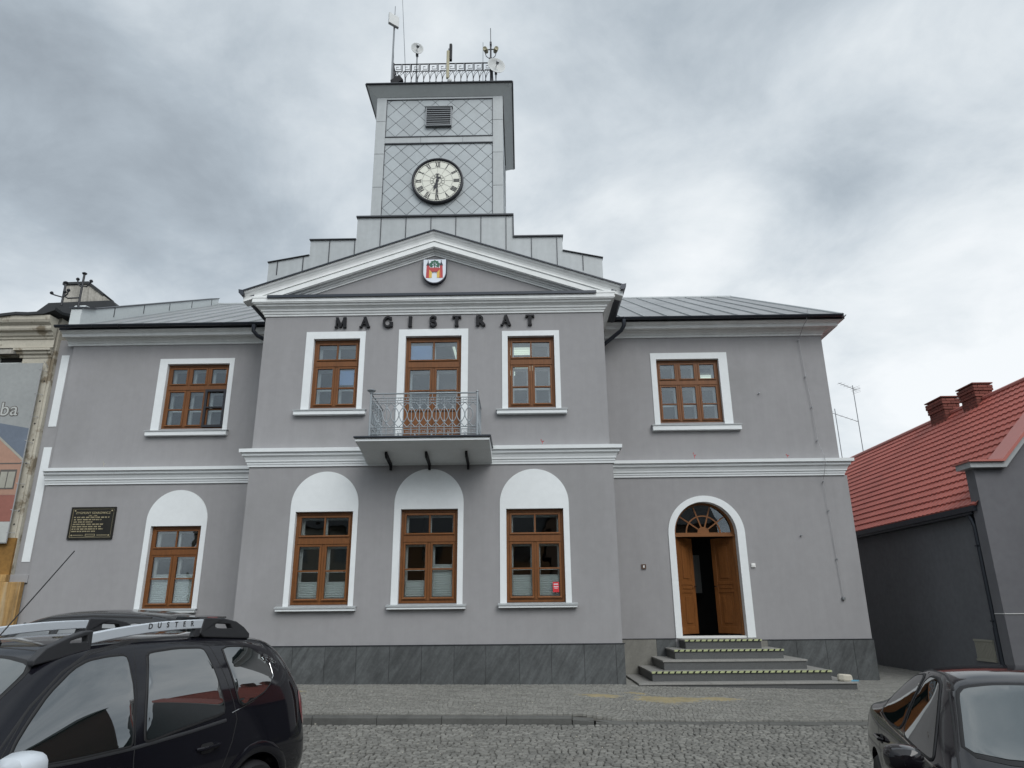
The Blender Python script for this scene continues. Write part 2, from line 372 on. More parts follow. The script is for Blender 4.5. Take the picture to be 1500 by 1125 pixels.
g=MB(); g.poly([(-700,-700,-.12),(700,-700,-.12),(700,700,-.12),(-700,700,-.12)]); tag(g.build('ground','asph'),kind='structure')
# road: jointed base plus one raised stone per sett where the camera can see them
rb=sheet('road','jointr',xs,[-30,-24,-18,-13,-10,-9,-8,-7,-6,-5,-4,-3.4,-2.9,-2.4],lambda x,y:z_road(x,y)-.012)
def setts(b,x0,x1,y0,y1,sx,sy,zf,gap,hgt,jit,seed,wavy=.03,skip=None):
    rn=random.Random(seed); y=y0; row=0
    while y<y1:
        h=sy*rn.uniform(.86,1.14); x=x0+rn.uniform(0,sx)
        while x<x1:
            w=sx*rn.uniform(.72,1.25); yy=y+wavy*math.sin(x*1.7+row*.25)+wavy*.6*math.sin(x*4.1+row)
            if not skip or not skip(x+w/2,yy+h/2):
                g_=gap*rn.uniform(.7,1.5); dz=rn.uniform(-1,1)*jit; ax=[x+g_,x+w-g_,x+w-g_,x+g_]; ay=[yy+g_,yy+g_,yy+h-g_,yy+h-g_]
                ax=[q+rn.uniform(-1,1)*gap*.5 for q in ax]; ay=[q+rn.uniform(-1,1)*gap*.9 for q in ay]
                k=len(b.v); ins=min(w,h)*.13; cx,cy=sum(ax)/4,sum(ay)/4; z0=zf(cx,cy)+dz
                tx,ty=rn.uniform(-1,1)*.035,rn.uniform(-1,1)*.035
                for q in range(4): b.v.append((ax[q],ay[q],z0-.03))
                for q in range(4): b.v.append((ax[q],ay[q],z0+hgt*.45))
                for q in range(4):
                    dx,dy=cx-ax[q],cy-ay[q]; b.v.append((ax[q]+math.copysign(ins,dx),ay[q]+math.copysign(ins,dy),z0+hgt-dx*tx-dy*ty))
                for q in range(4):
                    p=(q+1)%4; b.face((k+q,k+p,k+4+p,k+4+q)); b.face((k+4+q,k+4+p,k+8+p,k+8+q))
                b.face((k+8,k+9,k+10,k+11))
            x+=w
        y+=h; row+=1
ro=MB(); setts(ro,-9,9.5,-7.6,-2.44,.094,.080,z_road,.0062,.018,.006,3)
rd=tag(rb.build('road','jointr'),kind='structure'); ro.build('road_setts','sett',rd)
pb=sheet('pavement','joint',xs,[-2.398,-2.30,-1.6,-.8,0,1,1.9,3,6,10,16,24],lambda x,y:z_pave(x,y)-(.006 if y>-2.29 else .03))
inside=lambda x,y:(-5.5<x<1.82 and y>.02) or (-11<x<7.35 and y>W+.02) or (2.2<x<6.0 and y>0.05) or (x>9.2 and y>.35) or (x<-11 and y>1.9)
sp=MB(); setts(sp,-10.5,10.5,-2.26,1.95,.078,.066,z_pave,.003,.009,.002,11,wavy=.02,skip=inside)
setts(sp,7.3,9.3,1.95,8,.12,.1,z_pave,.004,.010,.003,12,wavy=.02)
pv=tag(pb.build('pavement','joint'),kind='structure'); sp.build('pavement_setts','pave',pv)
kb=MB(); x=-14.0
while x<14:
    w=.98; a,c=x+.004,x+w-.004; z0,z1=z_kerb(a)+.004,z_kerb(c)+.004; zb=-.2
    if not (.95<x+w/2<1.5):
        b=len(kb.v)
        for xx,zt in ((a,z0),(c,z1)):
            for yy,z in ((-2.42,zb),(-2.42,zt-.025),(-2.395,zt),(-2.275,zt),(-2.275,zb)): kb.v.append((xx,yy,z))
        for q in range(4): kb.face((b+q,b+5+q,b+6+q,b+q+1))
        kb.face(range(b,b+5)); kb.face([b+5+i for i in range(5)])
    else:
        # broken, sunken stone where the kerb drops
        for (xa,xb,za,zb_) in ((x+.01,x+.33,z_kerb(x)-.01,z_kerb(x)-.035),(x+.36,x+.97,z_kerb(x+.4)-.02,z_kerb(x+1)+.0)):
            b=len(kb.v)
            for xx,zt in ((xa,za),(xb,zb_)):
                for yy,z in ((-2.43,-.2),(-2.41,zt-.03),(-2.37,zt),(-2.28,zt),(-2.28,-.2)): kb.v.append((xx,yy,z))
            for q in range(4): kb.face((b+q,b+5+q,b+6+q,b+q+1))
            kb.face(range(b,b+5)); kb.face([b+5+i for i in range(5)])
    x+=w
tag(kb.build('kerb','concrete'),kind='structure')
# spilled sand on the pavement: a thin drift with its own uneven outline
def drift(cx,cy,rx,ry,seed,name):
    rn=random.Random(seed); b=MB(); n=26; c=b.pt((cx,cy,z_pave(cx,cy)+.0125)); rg=[]
    for k in range(n):
        a=2*math.pi*k/n; q=rn.uniform(.65,1.1); x,y=cx+rx*q*math.cos(a),cy+ry*q*math.sin(a); rg.append(b.pt((x,y,z_pave(x,y)+.001)))
    md=[b.pt(tuple(lerp(b.v[i][j],b.v[c][j],.5)+(0.006 if j==2 else 0) for j in range(3))) for i in rg]
    for k in range(n): p=(k+1)%n; b.face((rg[k],rg[p],md[p],md[k])); b.face((md[k],md[p],c))
    return tag(b.build(name,'sand',smooth=True),kind='stuff')
drift(2.45,-1.0,.85,.30,5,'sand_drift'); drift(3.3,-.9,.5,.18,6,'sand_drift'); drift(1.3,-.85,.5,.16,16,'sand_drift'); drift(-4.2,-.62,.5,.11,8,'sand_drift'); drift(1.9,-.6,.35,.07,9,'sand_drift')

# ================================================================== TOWN HALL
TH=root('town_hall',(-1.86,3,.4),'two-storey grey rendered town hall with white trim, pediment and clad clock tower','town hall')
CXL,CXR=-5.53,1.835
# wood openings ------------------------------------------------------
GW=[(-4.505,-3.36,1.89,3.655),(-2.41,-1.278,1.90,3.685),(-.323,.805,1.90,3.67)]
UW=[(-4.42,-3.427,5.80,7.335),(-.27,.722,5.76,7.34)]
BD=(-2.45,-1.255,4.95,7.37)
WLw=(-8.536,-7.03,5.892,7.50); WRw=(3.245,4.735,5.885,7.448); GL=(-8.376,-7.235,1.853,3.627)
DX0,DX1,DZ0,DZS,DZT=3.372,4.752,1.20,3.335,4.035
e=.006
def op(w): return rect(w[0]-e,w[1]+e,w[2]-e,w[3]+e)
WT=.40
wl=MB()
zb_=.0
wl.plate(rect(CXL,CXR,zb_,4.60),[op(w) for w in GW],XZ(0),0,WT)
wl.plate([(-5.515,4.60),(1.79,4.60),(1.79,8.20),(-1.86,9.46),(-5.515,8.20)],[op(UW[0]),op(BD),op(UW[1])],XZ(0),0,WT)
# wings
wl.plate(rect(-10.95,CXL+.02,zb_,4.60),[op(GL)],XZ(W),0,WT)
wl.plate(rect(-10.93,-5.5,4.60,8.2),[op(WLw)],XZ(W),0,WT)
darch=[(DX0-e,DZ0-.1),(DX1+e,DZ0-.1)]+[((DX0+DX1)/2+(.69+e)*math.cos(math.pi*i/24),DZS+(DZT-DZS+e)*math.sin(math.pi*i/24)) for i in range(25)]
wl.plate(rect(CXR-.02,7.37,zb_,4.60),[darch],XZ(W),0,WT)
wl.plate(rect(1.77,7.265,4.60,8.2),[op(WRw)],XZ(W),0,WT)
# returns of the central block, end walls, back wall
wl.poly([(CXL,0,0),(CXL,W,0),(CXL,W,4.6),(CXL,0,4.6)]); wl.poly([(-5.515,0,4.6),(-5.515,W,4.6),(-5.515,W,8.2),(-5.515,0,8.2)])
wl.poly([(CXR,0,0),(CXR,W,0),(CXR,W,4.6),(CXR,0,4.6)]); wl.poly([(1.79,0,4.6),(1.79,W,4.6),(1.79,W,8.2),(1.79,0,8.2)])
wl.box(7.0,7.369,W+WT+.01,15.4,0,4.6); wl.box(7.0,7.264,W+WT+.01,15.4,4.601,8.3); wl.prism([(7.05,2.2,8.3),(7.05,14.9,8.3),(7.05,8.5,11.9)],(.2,0,0))
wl.box(-10.949,-10.6,W+WT+.01,15.4,0,8.3); wl.box(-10.6,7.0,15.0,15.4,0,8.3)
WALL=wl.build('wall','stucco',TH)
# grey recessed strip at the far left with two white inset bands
ls=MB(); ls.box(-11.36,-10.952,W+.10,W+.5,0,8.2); ls.box(-11.36,-10.952,W-.02,W+.10,2.42,2.60); ls.box(-11.36,-10.952,W+.02,W+.10,0,2.42)
LS=ls.build('corner_strip','stucco',TH,bevel=.01)
wi=MB(); wi.box(-11.245,-11.055,W+.088,W+.10,6.0,7.80); wi.box(-11.245,-11.055,W+.088,W+.10,2.88,5.50); wi.build('white_band','white',LS)
# floors, ceilings and rooms behind the windows
rm=MB()
rm.box(-10.6,7.0,W+WT+.02,6.4,4.35,4.45); rm.box(CXL+.02,CXR-.02,WT+.02,W+WT,4.35,4.45)
rm.box(-10.6,7.0,W+WT+.02,6.4,7.75,7.85); rm.box(CXL+.03,CXR-.05,WT+.02,W+WT,7.75,7.85)
rm.box(-10.6,7.0,6.4,6.5,0,7.85)
for x in (-5.6,-2.9,-.8,1.85,5.6): rm.box(x-.05,x+.05,WT+.02 if -5.5<x<1.8 else W+WT+.02,6.4,.5,7.75)
rm.box(-10.6,7.0,W+WT+.02,6.4,.4,.5)
rm.build('room','room',TH)

def pane_window(name,w,y,spec,parent,glass='glass',sill=None,surround=None,arch=None,blind=None,inner=True,panel=None,label=None):
    """w: opening; spec: list of sash groups (f0,f1,ncols,[bars]) measured from the top as fractions of the height"""
    x0,x1,z0,z1=w; H=z1-z0; f=MB()
    yf=y+.092; F=.055
    ring(f,x0,x1,z0,z1,F,yf,yf+.07,wb=.05,wt=.06)
    gl=MB(); inn=MB(); dk=MB()
    zt=lambda t:z1-t*H
    prev=None
    for gi,(f0,f1,nc,bars,solo) in enumerate(spec):
        a,c=zt(f1),zt(f0); X0,X1=x0+F,x1-F
        if gi>0: f.box(X0,X1,yf-.022,yf+.06,c,zt(spec[gi-1][1]))       # transom
        ns=nc if solo else 1
        mw=.05
        for k in range(ns):
            xa=lerp(X0,X1,k/ns)+(mw/2 if k else 0); xb=lerp(X0,X1,(k+1)/ns)-(mw/2 if k<ns-1 else 0)
            if k: f.box(xa-mw,xa,yf-.004,yf+.06,a,c)
            s=.042; g=.004
            ring(f,xa+g,xb-g,a+g,c-g,s,yf-.012,yf+.045,wb=.052)
            f.prism([(xa+g+s*.3,yf-.013,a+.055+g),(xb-g-s*.3,yf-.013,a+.055+g),(xb-g-s*.3,yf-.034,a+.030+g),(xa+g+s*.3,yf-.034,a+.030+g)],(0,0,-.008))   # drip rail
            ia,ib,ja,jc=xa+g+s,xb-g-s,a+g+.052,c-g-s
            if not solo:
                for q in range(1,nc):
                    xm=lerp(ia,ib,q/nc); f.box(xm-.016,xm+.016,yf-.006,yf+.04,ja,jc)
            for bt in bars:
                zb=zt(bt); f.box(ia,ib,yf-.007,yf+.041,zb-.015,zb+.015)
            gl.box(ia-.01,ib+.01,yf+.018,yf+.022,ja-.01,jc+.01)
            if inner:
                ring(inn,ia-.035,ib+.035,ja-.05,jc+.03,.062,yf+.16,yf+.20)
                for bt in bars: inn.box(ia+.027,ib-.027,yf+.162,yf+.198,zt(bt)-.02,zt(bt)+.02)
                if not solo:
                    for q in range(1,nc): xm=lerp(ia,ib,q/nc); inn.box(xm-.02,xm+.02,yf+.161,yf+.199,ja+.012,jc-.032)
    if panel:                                                        # solid lower part of the balcony door
        a,c=z0+.05,zt(panel)
        for k in range(2):
            xa=lerp(x0+F,x1-F,k/2)+(.004 if k else 0); xb=lerp(x0+F,x1-F,(k+1)/2)-(0 if k else .004)
            f.box(xa,xb,yf-.01,yf+.04,a,c)
            for hx in (.27,.73):
                xm=lerp(xa,xb,hx); r=.095
                f.prism([(xm+p[0]*1.0,yf-.024,p[1]) for p in archpts(-r,r,a+.10,c-.2,10)],(0,.02,0))
    fr=f.build(name,'wood',parent,bevel=.004)
    if label: fr['label']=label
    gl.build('pane',glass,fr)
    if inner: inn.build('inner_frame','inner',fr)
    if surround:
        s=MB(); X0,X1,Z0,Z1=surround
        if arch: outer=archpts(X0,X1,Z0,Z1-(X1-X0)/2,28); 
        else: outer=rect(X0,X1,Z0,Z1)
        # the opening runs down to the bottom of the surround: a U turned over, so the outline is one polygon
        if arch: pl=[(X0,Z0),(x0,Z0),(x0,z1),(x1,z1),(x1,Z0),(X1,Z0)]+outer[2:]
        else: pl=[(X0,Z0),(x0,Z0),(x0,z1),(x1,z1),(x1,Z0),(X1,Z0),(X1,Z1),(X0,Z1)]
        s.plate(pl,[],XZ(y),-.016,.0)
        rv=.094                                                    # painted reveals
        s.poly([(x0,y-.0,Z0),(x0,y+rv,Z0),(x0,y+rv,z1),(x0,y,z1)]); s.poly([(x1,y,Z0),(x1,y+rv,Z0),(x1,y+rv,z1),(x1,y,z1)]); s.poly([(x0,y,z1),(x1,y,z1),(x1,y+rv,z1),(x0,y+rv,z1)])
        s.build('surround','white',fr)
    if sill:
        s=MB(); X0,X1,Z0,Z1=sill
        s.box(X0,X1,y-.11,y+.02,Z0,Z1-.02); s.box(x0+.003,x1-.003,y+.02,yf,Z1-.05,Z1-.006); o=s.build('sill','white',fr,bevel=.005)
        t=MB(); t.prism([(X0-.015,y-.128,Z1-.034),(X0-.015,y-.128,Z1-.012),(X0-.015,y+.0,Z1+.012),(X0-.015,y+.0,Z1-.0)],(X1-X0+.03,0,0)); t.build('sill_sheet','sheet',fr)
    if blind:
        b=MB()
        for (k,n,h) in blind:
            X0,X1=x0+F,x1-F; xa=lerp(X0,X1,k/n)+.05; xb=lerp(X0,X1,(k+1)/n)-.05; za=z0+.11; i=0; zz_=za
            while zz_<za+h:
                b.prism([(xa,yf+.105,zz_),(xa,yf+.08,zz_+.03),(xa,yf+.105,zz_+.042),(xa,yf+.12,zz_+.042),(xa,yf+.095,zz_+.03),(xa,yf+.12,zz_)],(xb-xa,0,0)); zz_+=.043
            b.box(xa,xb,yf+.082,yf+.122,zz_,zz_+.014)
        b.build('blind','blind',fr)
    return fr
GS=[(.036,.290,2,[],False),(.355,.970,2,[.645],True)]
US=[(.042,.325,2,[],False),(.395,.970,2,[.705],True)]
g_s=[(-4.61,-3.262,1.845,4.455,(-4.72,-3.202,1.772,1.852)),(-2.545,-1.168,1.865,4.487,(-2.60,-1.105,1.79,1.868)),(-.45,.917,1.87,4.461,(-.478,1.012,1.80,1.876))]
bl=[[(0,2,.26),(1,2,.26)],[(0,2,.30),(1,2,.60)],[(0,2,.36),(1,2,.36)]]
lb=['brown window under the left arch of the central block','brown window under the middle arch below the balcony, one blind drawn half up','brown window under the right arch with a red sticker']
for w,s,b_,l_ in zip(GW,g_s,bl,lb): pane_window('window',w,0,GS,TH,'glass',sill=s[4],surround=s[:4],arch=True,blind=b_,label=l_)
pane_window('window',GL,W,GS,TH,'glass',sill=(-8.47,-7.115,1.765,1.842),surround=(-8.50,-7.118,1.84,4.437),arch=True,blind=[(0,2,.56),(1,2,.56)],label='brown arched window of the left wing beside the bronze plaque')
uwl=pane_window('window',UW[0],0,US,TH,'glass2',sill=(-4.705,-3.223,5.63,5.745),surround=(-4.59,-3.315,5.74,7.495),label='upper window left of the balcony')
pane_window('window',UW[1],0,US,TH,'glass2',sill=(-.50,.94,5.60,5.71),surround=(-.39,.832,5.71,7.455),label='upper window right of the balcony')
bd=pane_window('balcony_door',BD,0,[(.026,.235,2,[],False),(.285,.69,2,[.495],True)],TH,'glass2',surround=(-2.60,-1.112,4.94,7.525),panel=.69)
US3=[(.042,.335,3,[],True),(.40,.970,3,[.70],True)]
pane_window('window',WRw,W,US3,TH,'glass2',sill=(3.045,5.088,5.68,5.822),surround=(3.115,4.94,5.82,7.604),label='square upper window of the right wing')
wlf=pane_window('window',WLw,W,US3,TH,'glass2',sill=(-8.80,-6.89,5.705,5.835),surround=(-8.733,-6.92,5.835,7.632),label='square upper window of the left wing with one dark casement ajar')
# dark opened casement in the left wing window (in front of the right-hand sash)
c=MB(); ring(c,-7.56,-7.06,5.93,6.86,.055,W+.03,W+.075); c.box(-7.505,-7.115,W+.032,W+.073,6.40,6.43); c.build('open_casement','blackm',wlf)
# pale blue panels behind two panes, painted in place of a sky reflection
b=MB(); b.box(-2.36,-1.90,.135,.14,6.88,7.20); b.build('sky_glint_panel','blue',bd)
b=MB(); b.box(-3.86,-3.55,.135,.14,6.33,6.66); b.build('sky_glint_panel','blue',uwl)
# fluorescent ceiling lamps seen through the upper panes
def lamp(x,y,z,n=3,l=1.2,ax='y'):
    b=MB()
    for k in range(n):
        if ax=='y': b.box(x+k*.12,x+k*.12+.045,y,y+l,z-.05,z)
        else: b.box(x,x+l,y+k*.12,y+k*.12+.045,z-.05,z)
    return b.build('ceiling_lamp','lamp',TH)
LAMPS=[(-1.62,1.1),(-1.0,3.6),(.1,1.5),(4.6,4.1),(5.0,3.0)]
lamp(-1.60,1.5,7.72); lamp(-1.35,3.4,7.72,3,1.2,'x'); lamp(-.25,1.7,7.72,4,.5,'x'); lamp(4.75,4.0,7.72,5,1.1,'x'); lamp(-.15,2.9,7.72,4,.5,'x')

# plinth --------------------------------------------------------------
p=MB()
def slabs(x0,x1,y,ws,z1,yb):
    x=x0; i=0
    while x<x1-.01:
        w=min(ws[i%len(ws)],x1-x); w=w if x1-x-w>.15 else x1-x
        p.box(x+.0022,x+w-.0022,y-.032-.0015*(i%2),yb,0.0,z1-.004*(i%2)*0); x+=w; i+=1
slabs(-5.56,1.865,0,[.62,.60,.61,.59],1.143,.0); p.box(1.836,1.866,0.002,W-.03,0,1.141); PL=p.build('plinth','slate',TH,bevel=.003)
p=MB(); slabs(-10.94,-5.56,W,[.61,.6],1.143,W); p.build('plinth','slate',TH,bevel=.003)
p=MB(); slabs(2.80,3.22,W,[.42],1.141,W); p.build('plinth','slate',TH,bevel=.003); p=MB(); slabs(5.15,7.39,W,[.60,.62,.58],1.10,W); p.build('plinth','slate',TH,bevel=.003)
q=MB(); q.box(1.87,2.798,W-.034,W,0,1.141); q.build('repair_slab','slate2',TH); q=MB(); q.box(4.96,5.148,W-.034,W,.6,1.10); q.build('repair_slab','slate2',TH)
q=MB(); q.box(-5.575,1.88,-.045,-.0,1.143,1.156); q.build('plinth_edge','sheet_dark',PL)
q=MB(); q.box(1.885,3.22,W-.045,W,1.141,1.153); q.build('plinth_edge','sheet_dark',TH); q=MB(); q.box(4.95,7.40,W-.045,W,1.10,1.112); q.build('plinth_edge','sheet_dark',TH)

# belt course ---------------------------------------------------------
BP=[(0,4.565),(.035,4.565),(.04,4.612),(.055,4.615),(.06,4.655),(.085,4.665),(.09,4.70),(.12,4.755),(.17,4.79),(.175,4.845),(.195,4.85),(.235,4.855),(.24,4.925),(.02,4.955),(0,4.955)]
b=MB(); b.sweep([(CXL,W-.0),(CXL,0),(CXR,0),(CXR,W)],[(o*.76,z-.012*(o/.24)) for o,z in BP])
b.build('belt_course','white',TH)
b=MB(); b.sweep([(-10.97,W),(CXL-.0,W)],[(o*.9,z+.02) for o,z in BP]); b.build('belt_course','white',TH)
b=MB(); b.sweep([(CXR,W),(7.28,W),(7.28,9)],[(o*.9+.0,z+.035) for o,z in BP]); b.build('belt_course','white',TH)
# main cornice of the central block ------------------------------------
CP=[(0,7.865),(.025,7.865),(.03,7.905),(.05,7.912),(.062,7.955),(.085,7.965),(.095,8.00),(.13,8.03),(.17,8.05),(.18,8.085),(.22,8.095),(.225,8.118),(.24,8.12),(.24,8.205),(.25,8.21),(.25,8.255),(0,8.27)]
b=MB(); b.sweep([(-5.515,W+.3),(-5.515,0),(1.79,0),(1.79,W+.3)],CP); b.build('cornice','trim',TH)
b=MB(); b.box(-5.43,1.64,-.285,-.252,8.198,8.252); b.box(-5.43,1.64,-.2515,-.02,8.2575,8.272); b.build('cornice_flashing','gutter',TH)
WC=[(0,8.0),(.03,8.0),(.035,8.045),(.055,8.05),(.075,8.09),(.11,8.115),(.15,8.125),(.17,8.15),(.26,8.155),(.265,8.135),(.30,8.135),(.31,8.20),(.36,8.235),(.41,8.245),(.41,8.275),(0,8.29)]
b=MB(); b.sweep([(-11.06,W),(-5.4,W)],WC); o=b.build('cornice','trim',TH); b=MB(); b.box(-11.08,-5.4,W-.43,W-.395,8.262,8.35); b.build('fascia_board','gutter',o)
b=MB(); b.sweep([(1.7,W),(7.265,W),(7.265,15.4)],WC); o=b.build('cornice','trim',TH); b=MB(); b.sweep([(1.7,W),(7.265,W),(7.265,15.3)],[(.39,8.262),(.43,8.262),(.43,8.35),(.39,8.35)]); b.build('fascia_board','gutter',o)
# raking cornice --------------------------------------------------------
def rake(prof,m,name,parent,x0=-5.96,x1=2.21,xa=-1.872,za=9.77,sl=.3425,zmin=0,parts=1):
    b=MB(); n=len(prof)
    rows=[[b.pt((x,-o,max(za-sl*abs(x-xa)+dz,zmin))) for o,dz in prof] for x in [lerp(x0,xa,i/parts) for i in range(parts)]+[lerp(xa,x1,i/parts) for i in range(parts+1)]]
    for a,c in zip(rows,rows[1:]):
        for k in range(n): b.face((a[k],c[k],c[(k+1)%n],a[(k+1)%n]))
    b.face(rows[0]); b.face(list(reversed(rows[-1])))
    return b.build(name,m,parent)
RP=[(-.05,-.02),(.30,-.02),(.30,-.045),(.288,-.07),(.262,-.10),(.235,-.15),(.225,-.19),(.225,-.235),(.205,-.24),(.205,-.36),(.188,-.36),(.178,-.38),(.11,-.385),(.10,-.415),(.06,-.42),(.05,-.45),(.03,-.455),(.025,-.49),(-.05,-.49)]
PED=rake([(-.05,-.02),(.30,-.02),(.30,-.045),(.288,-.07),(.262,-.10),(.235,-.15),(.225,-.19),(.225,-.2345),(-.05,-.2345)],'trim','pediment_cornice',TH)
rake([(-.05,-.236),(.205,-.236)]+RP[9:],'trim','raking_fascia',PED,x0=-5.775,x1=2.04,zmin=8.1215,parts=26)
rake([(-.05,-.018),(.315,-.018),(.33,-.03),(.33,.0),(-.05,.012)],'gutter','verge_flashing',PED,x0=-5.99,x1=2.24)

# roofs -----------------------------------------------------------------
SL=.525
def roof_plane(x0,x1,y0,y1,z0,seam,parent,name,xr1=None):
    xr1=x1 if xr1 is None else xr1; sl=SL; z1=z0+sl*(y1-y0); b=MB()
    b.prism([(x0,y0,z0),(x1,y0,z0),(xr1,y1,z1),(x0,y1,z1)],(0,0,-.05))
    b.prism([(x0,2*y1-y0,z0),(x1,2*y1-y0,z0),(xr1,y1,z1),(x0,y1,z1)],(0,0,-.05))
    o=b.build(name,'roofm',parent); s=MB(); x=x0+seam*.5
    while x<min(x1,xr1):
        n=Vector((0,-sl,1)).normalized()*.016; t=(Vector((x,y1,z1))-Vector((x,y0,z0)))
        s.obox(Vector((x,y0,z0))+t*.5+n,(.009,0,0),t*.5,n); x+=seam
    s.build('seam','sheet',o)
    return o
YE=W-.50
RR=roof_plane(1.0,7.62,YE,8.5,8.33,.56,TH,'roof',xr1=7.35)
RL=roof_plane(-10.75,-4.8,YE,8.5,8.33,.56,TH,'roof')
b=MB(); b.tube([(1.0,8.5,12.05),(7.36,8.5,12.05)],.05,8); b.tube([(7.63,YE,8.34),(7.36,8.5,12.05)],.035,6); b.build('ridge_cap','sheet',RR)
b=MB(); b.tube([(-10.6,8.5,12.06),(-4.8,8.5,12.06)],.05,8); b.build('ridge_cap','sheet',RL)
# central roof behind the pediment
b=MB(); za=9.765
b.prism([(-5.96,-.28,za-.3425*4.09),(-1.872,-.28,za),(2.21,-.28,za-.3425*4.09),(2.21,-.28,za-.3425*4.09-.05),(-1.872,-.28,za-.05),(-5.96,-.28,za-.3425*4.09-.05)],(0,8,0)); b.build('central_roof','roofm',TH)
# gutters
def gutter(path,parent,brs=None,r=.058):
    b=MB(); pts=[Vector(p) for p in path]
    n=8
    d=(pts[1]-pts[0]).normalized(); side=Vector((d.y,-d.x,0))
    rows=[]
    for p in (pts[0],pts[1]):
        rows.append([b.pt(p+side*r*math.cos(math.pi*k/n)-Vector((0,0,r*math.sin(math.pi*k/n)))) for k in range(n+1)]+[b.pt(p+side*(r-.008)*math.cos(math.pi*k/n)-Vector((0,0,(r-.008)*math.sin(math.pi*k/n)))) for k in range(n,-1,-1)])
    m=len(rows[0])
    for k in range(m): b.face((rows[0][k],rows[1][k],rows[1][(k+1)%m],rows[0][(k+1)%m]))
    for rw in rows:
        for k in range(n): b.face((rw[k],rw[k+1],rw[m-2-k],rw[m-1-k]))
    o=b.build('gutter','gutter',parent,smooth=True)
    if brs:
        L_=(pts[1]-pts[0]).length; k=.3
        while k<L_:
            s=MB(); q=pts[0]+d*k; s.tube([q+side*(r+.006)*math.cos(math.pi*j/6)-Vector((0,0,(r+.006)*math.sin(math.pi*j/6))) for j in range(7)],.008,4); k+=brs; s.build('bracket','gutter',o)
    return o
gutter([(-11.12,YE-.03,8.335),(-5.95,YE-.03,8.335)],TH,.62); gutter([(2.15,YE-.03,8.325),(7.60,YE-.03,8.325)],TH,.62)
gutter([(7.64,YE-.03,8.325),(7.64,1.75,8.325)],TH)
for X,s_ in ((-5.93,-1),(2.17,1)):
    b=MB(); b.prism([(X,-.34,8.36),(X+s_*.11,-.34,8.38),(X+s_*.10,-.34,8.30),(X+s_*.05,-.34,8.25),(X-s_*.01,-.34,8.25)],(0,1.9,0)); b.build('gutter','gutter',TH)
    b=MB(); b.box(min(X,X-s_*.20),max(X,X-s_*.20),-.235,1.5,8.262,8.30); b.build('eaves_board','gutter',TH)
# downpipes of the wings, swan neck behind the corner of the central block
for sx,X0,X1 in ((-1,-6.33,-5.63),(1,2.45,1.93)):
    b=MB(); y=YE-.03
    b.tube([(X0,y,8.27),(X0,y,8.12),(X0+(X1-X0)*.12,y+.05,8.02),(X0+(X1-X0)*.9,W-.12,7.78),(X1,W-.1,7.70),(X1,W-.1,1.2),(X1,W-.1,.5)],.05,10,rr=[.06,.048,.048,.048,.048,.048,.048])
    b.build('downpipe','gutter',TH,smooth=True)
# fire parapet on the left gable
f=MB(); xa,xb=-10.86,-10.60
f.prism([(xa,YE+.05,8.33),(xa,8.5,12.05),(xa,8.5,12.28),(xa,1.95,8.98),(xa,1.6,8.94),(xa,YE+.05,8.80)],(xb-xa,0,0)); FP=f.build('fire_parapet','sheet_soffit',TH)
f=MB(); f.prism([(xa-.02,1.95,8.985),(xa-.02,8.52,12.285),(xa-.02,8.52,12.31),(xa-.02,1.95,9.01)],(xb-xa+.04,0,0)); f.prism([(xa-.05,YE+.02,8.80),(xa-.05,1.95,8.98),(xa-.05,1.95,9.02),(xa-.05,YE+.02,8.84)],(xb-xa+.1,0,0))
for k in range(5):
    t=.12+k*.2; f.box(xb,xb+.006,lerp(1.95,8.5,t),lerp(1.95,8.5,t)+.03,lerp(8.72,12.05,t),lerp(8.98,12.26,t))
f.build('parapet_cap','sheet_dark',FP)

# stepped attic -----------------------------------------------------------
YT=.05
at=MB()
prof=[(-5.60,8.2),(1.845,8.2),(1.845,9.19),(.975,9.385),(.975,9.745),(-.135,9.745),(-.135,10.30),(-3.668,10.30),(-3.668,9.745),(-4.70,9.745),(-4.70,9.365),(-5.60,9.20)]
at.plate(prof,[],XZ(YT),0,3.2,back=True); s=at; s.k=1; xs_=[]; x=-1.86+.285
def ztop(x):
    for (a,b_,z) in ((-3.668,-.135,10.30),(-4.70,.975,9.745)):
        if a<x<b_: return z
    return interp(x,[(-5.6,9.20),(-4.7,9.365)]) if x<-4 else interp(x,[(.975,9.385),(1.845,9.19)])
for k in range(-8,8):
    x=-1.99+k*.568
    if -5.55<x<1.8: s.box(x-.007,x+.007,YT-.022,YT-.001,max(8.9,9.66-.3475*abs(x+1.86)-.2),ztop(x)-.01)
AT=s.build('stepped_attic',['sheet','sheet_dark'],TH)
s=MB(); s.box(-3.69,-.113,YT-.05,3.29,10.30,10.335); s.box(-4.72,-3.67,YT-.045,3.29,9.745,9.765); s.box(-.133,.995,YT-.045,3.29,9.745,9.775)
s.prism([(-5.62,YT-.04,9.20),(-4.70,YT-.04,9.368),(-4.70,YT-.04,9.382),(-5.62,YT-.04,9.214)],(0,3.3,0)); s.prism([(.975,YT-.04,9.388),(1.865,YT-.04,9.19),(1.865,YT-.04,9.204),(.975,YT-.04,9.402)],(0,3.3,0))
s.box(-.135,-.11,YT-.03,YT+.02,9.775,10.30)
s.build('attic_cap','sheet_dark',AT)

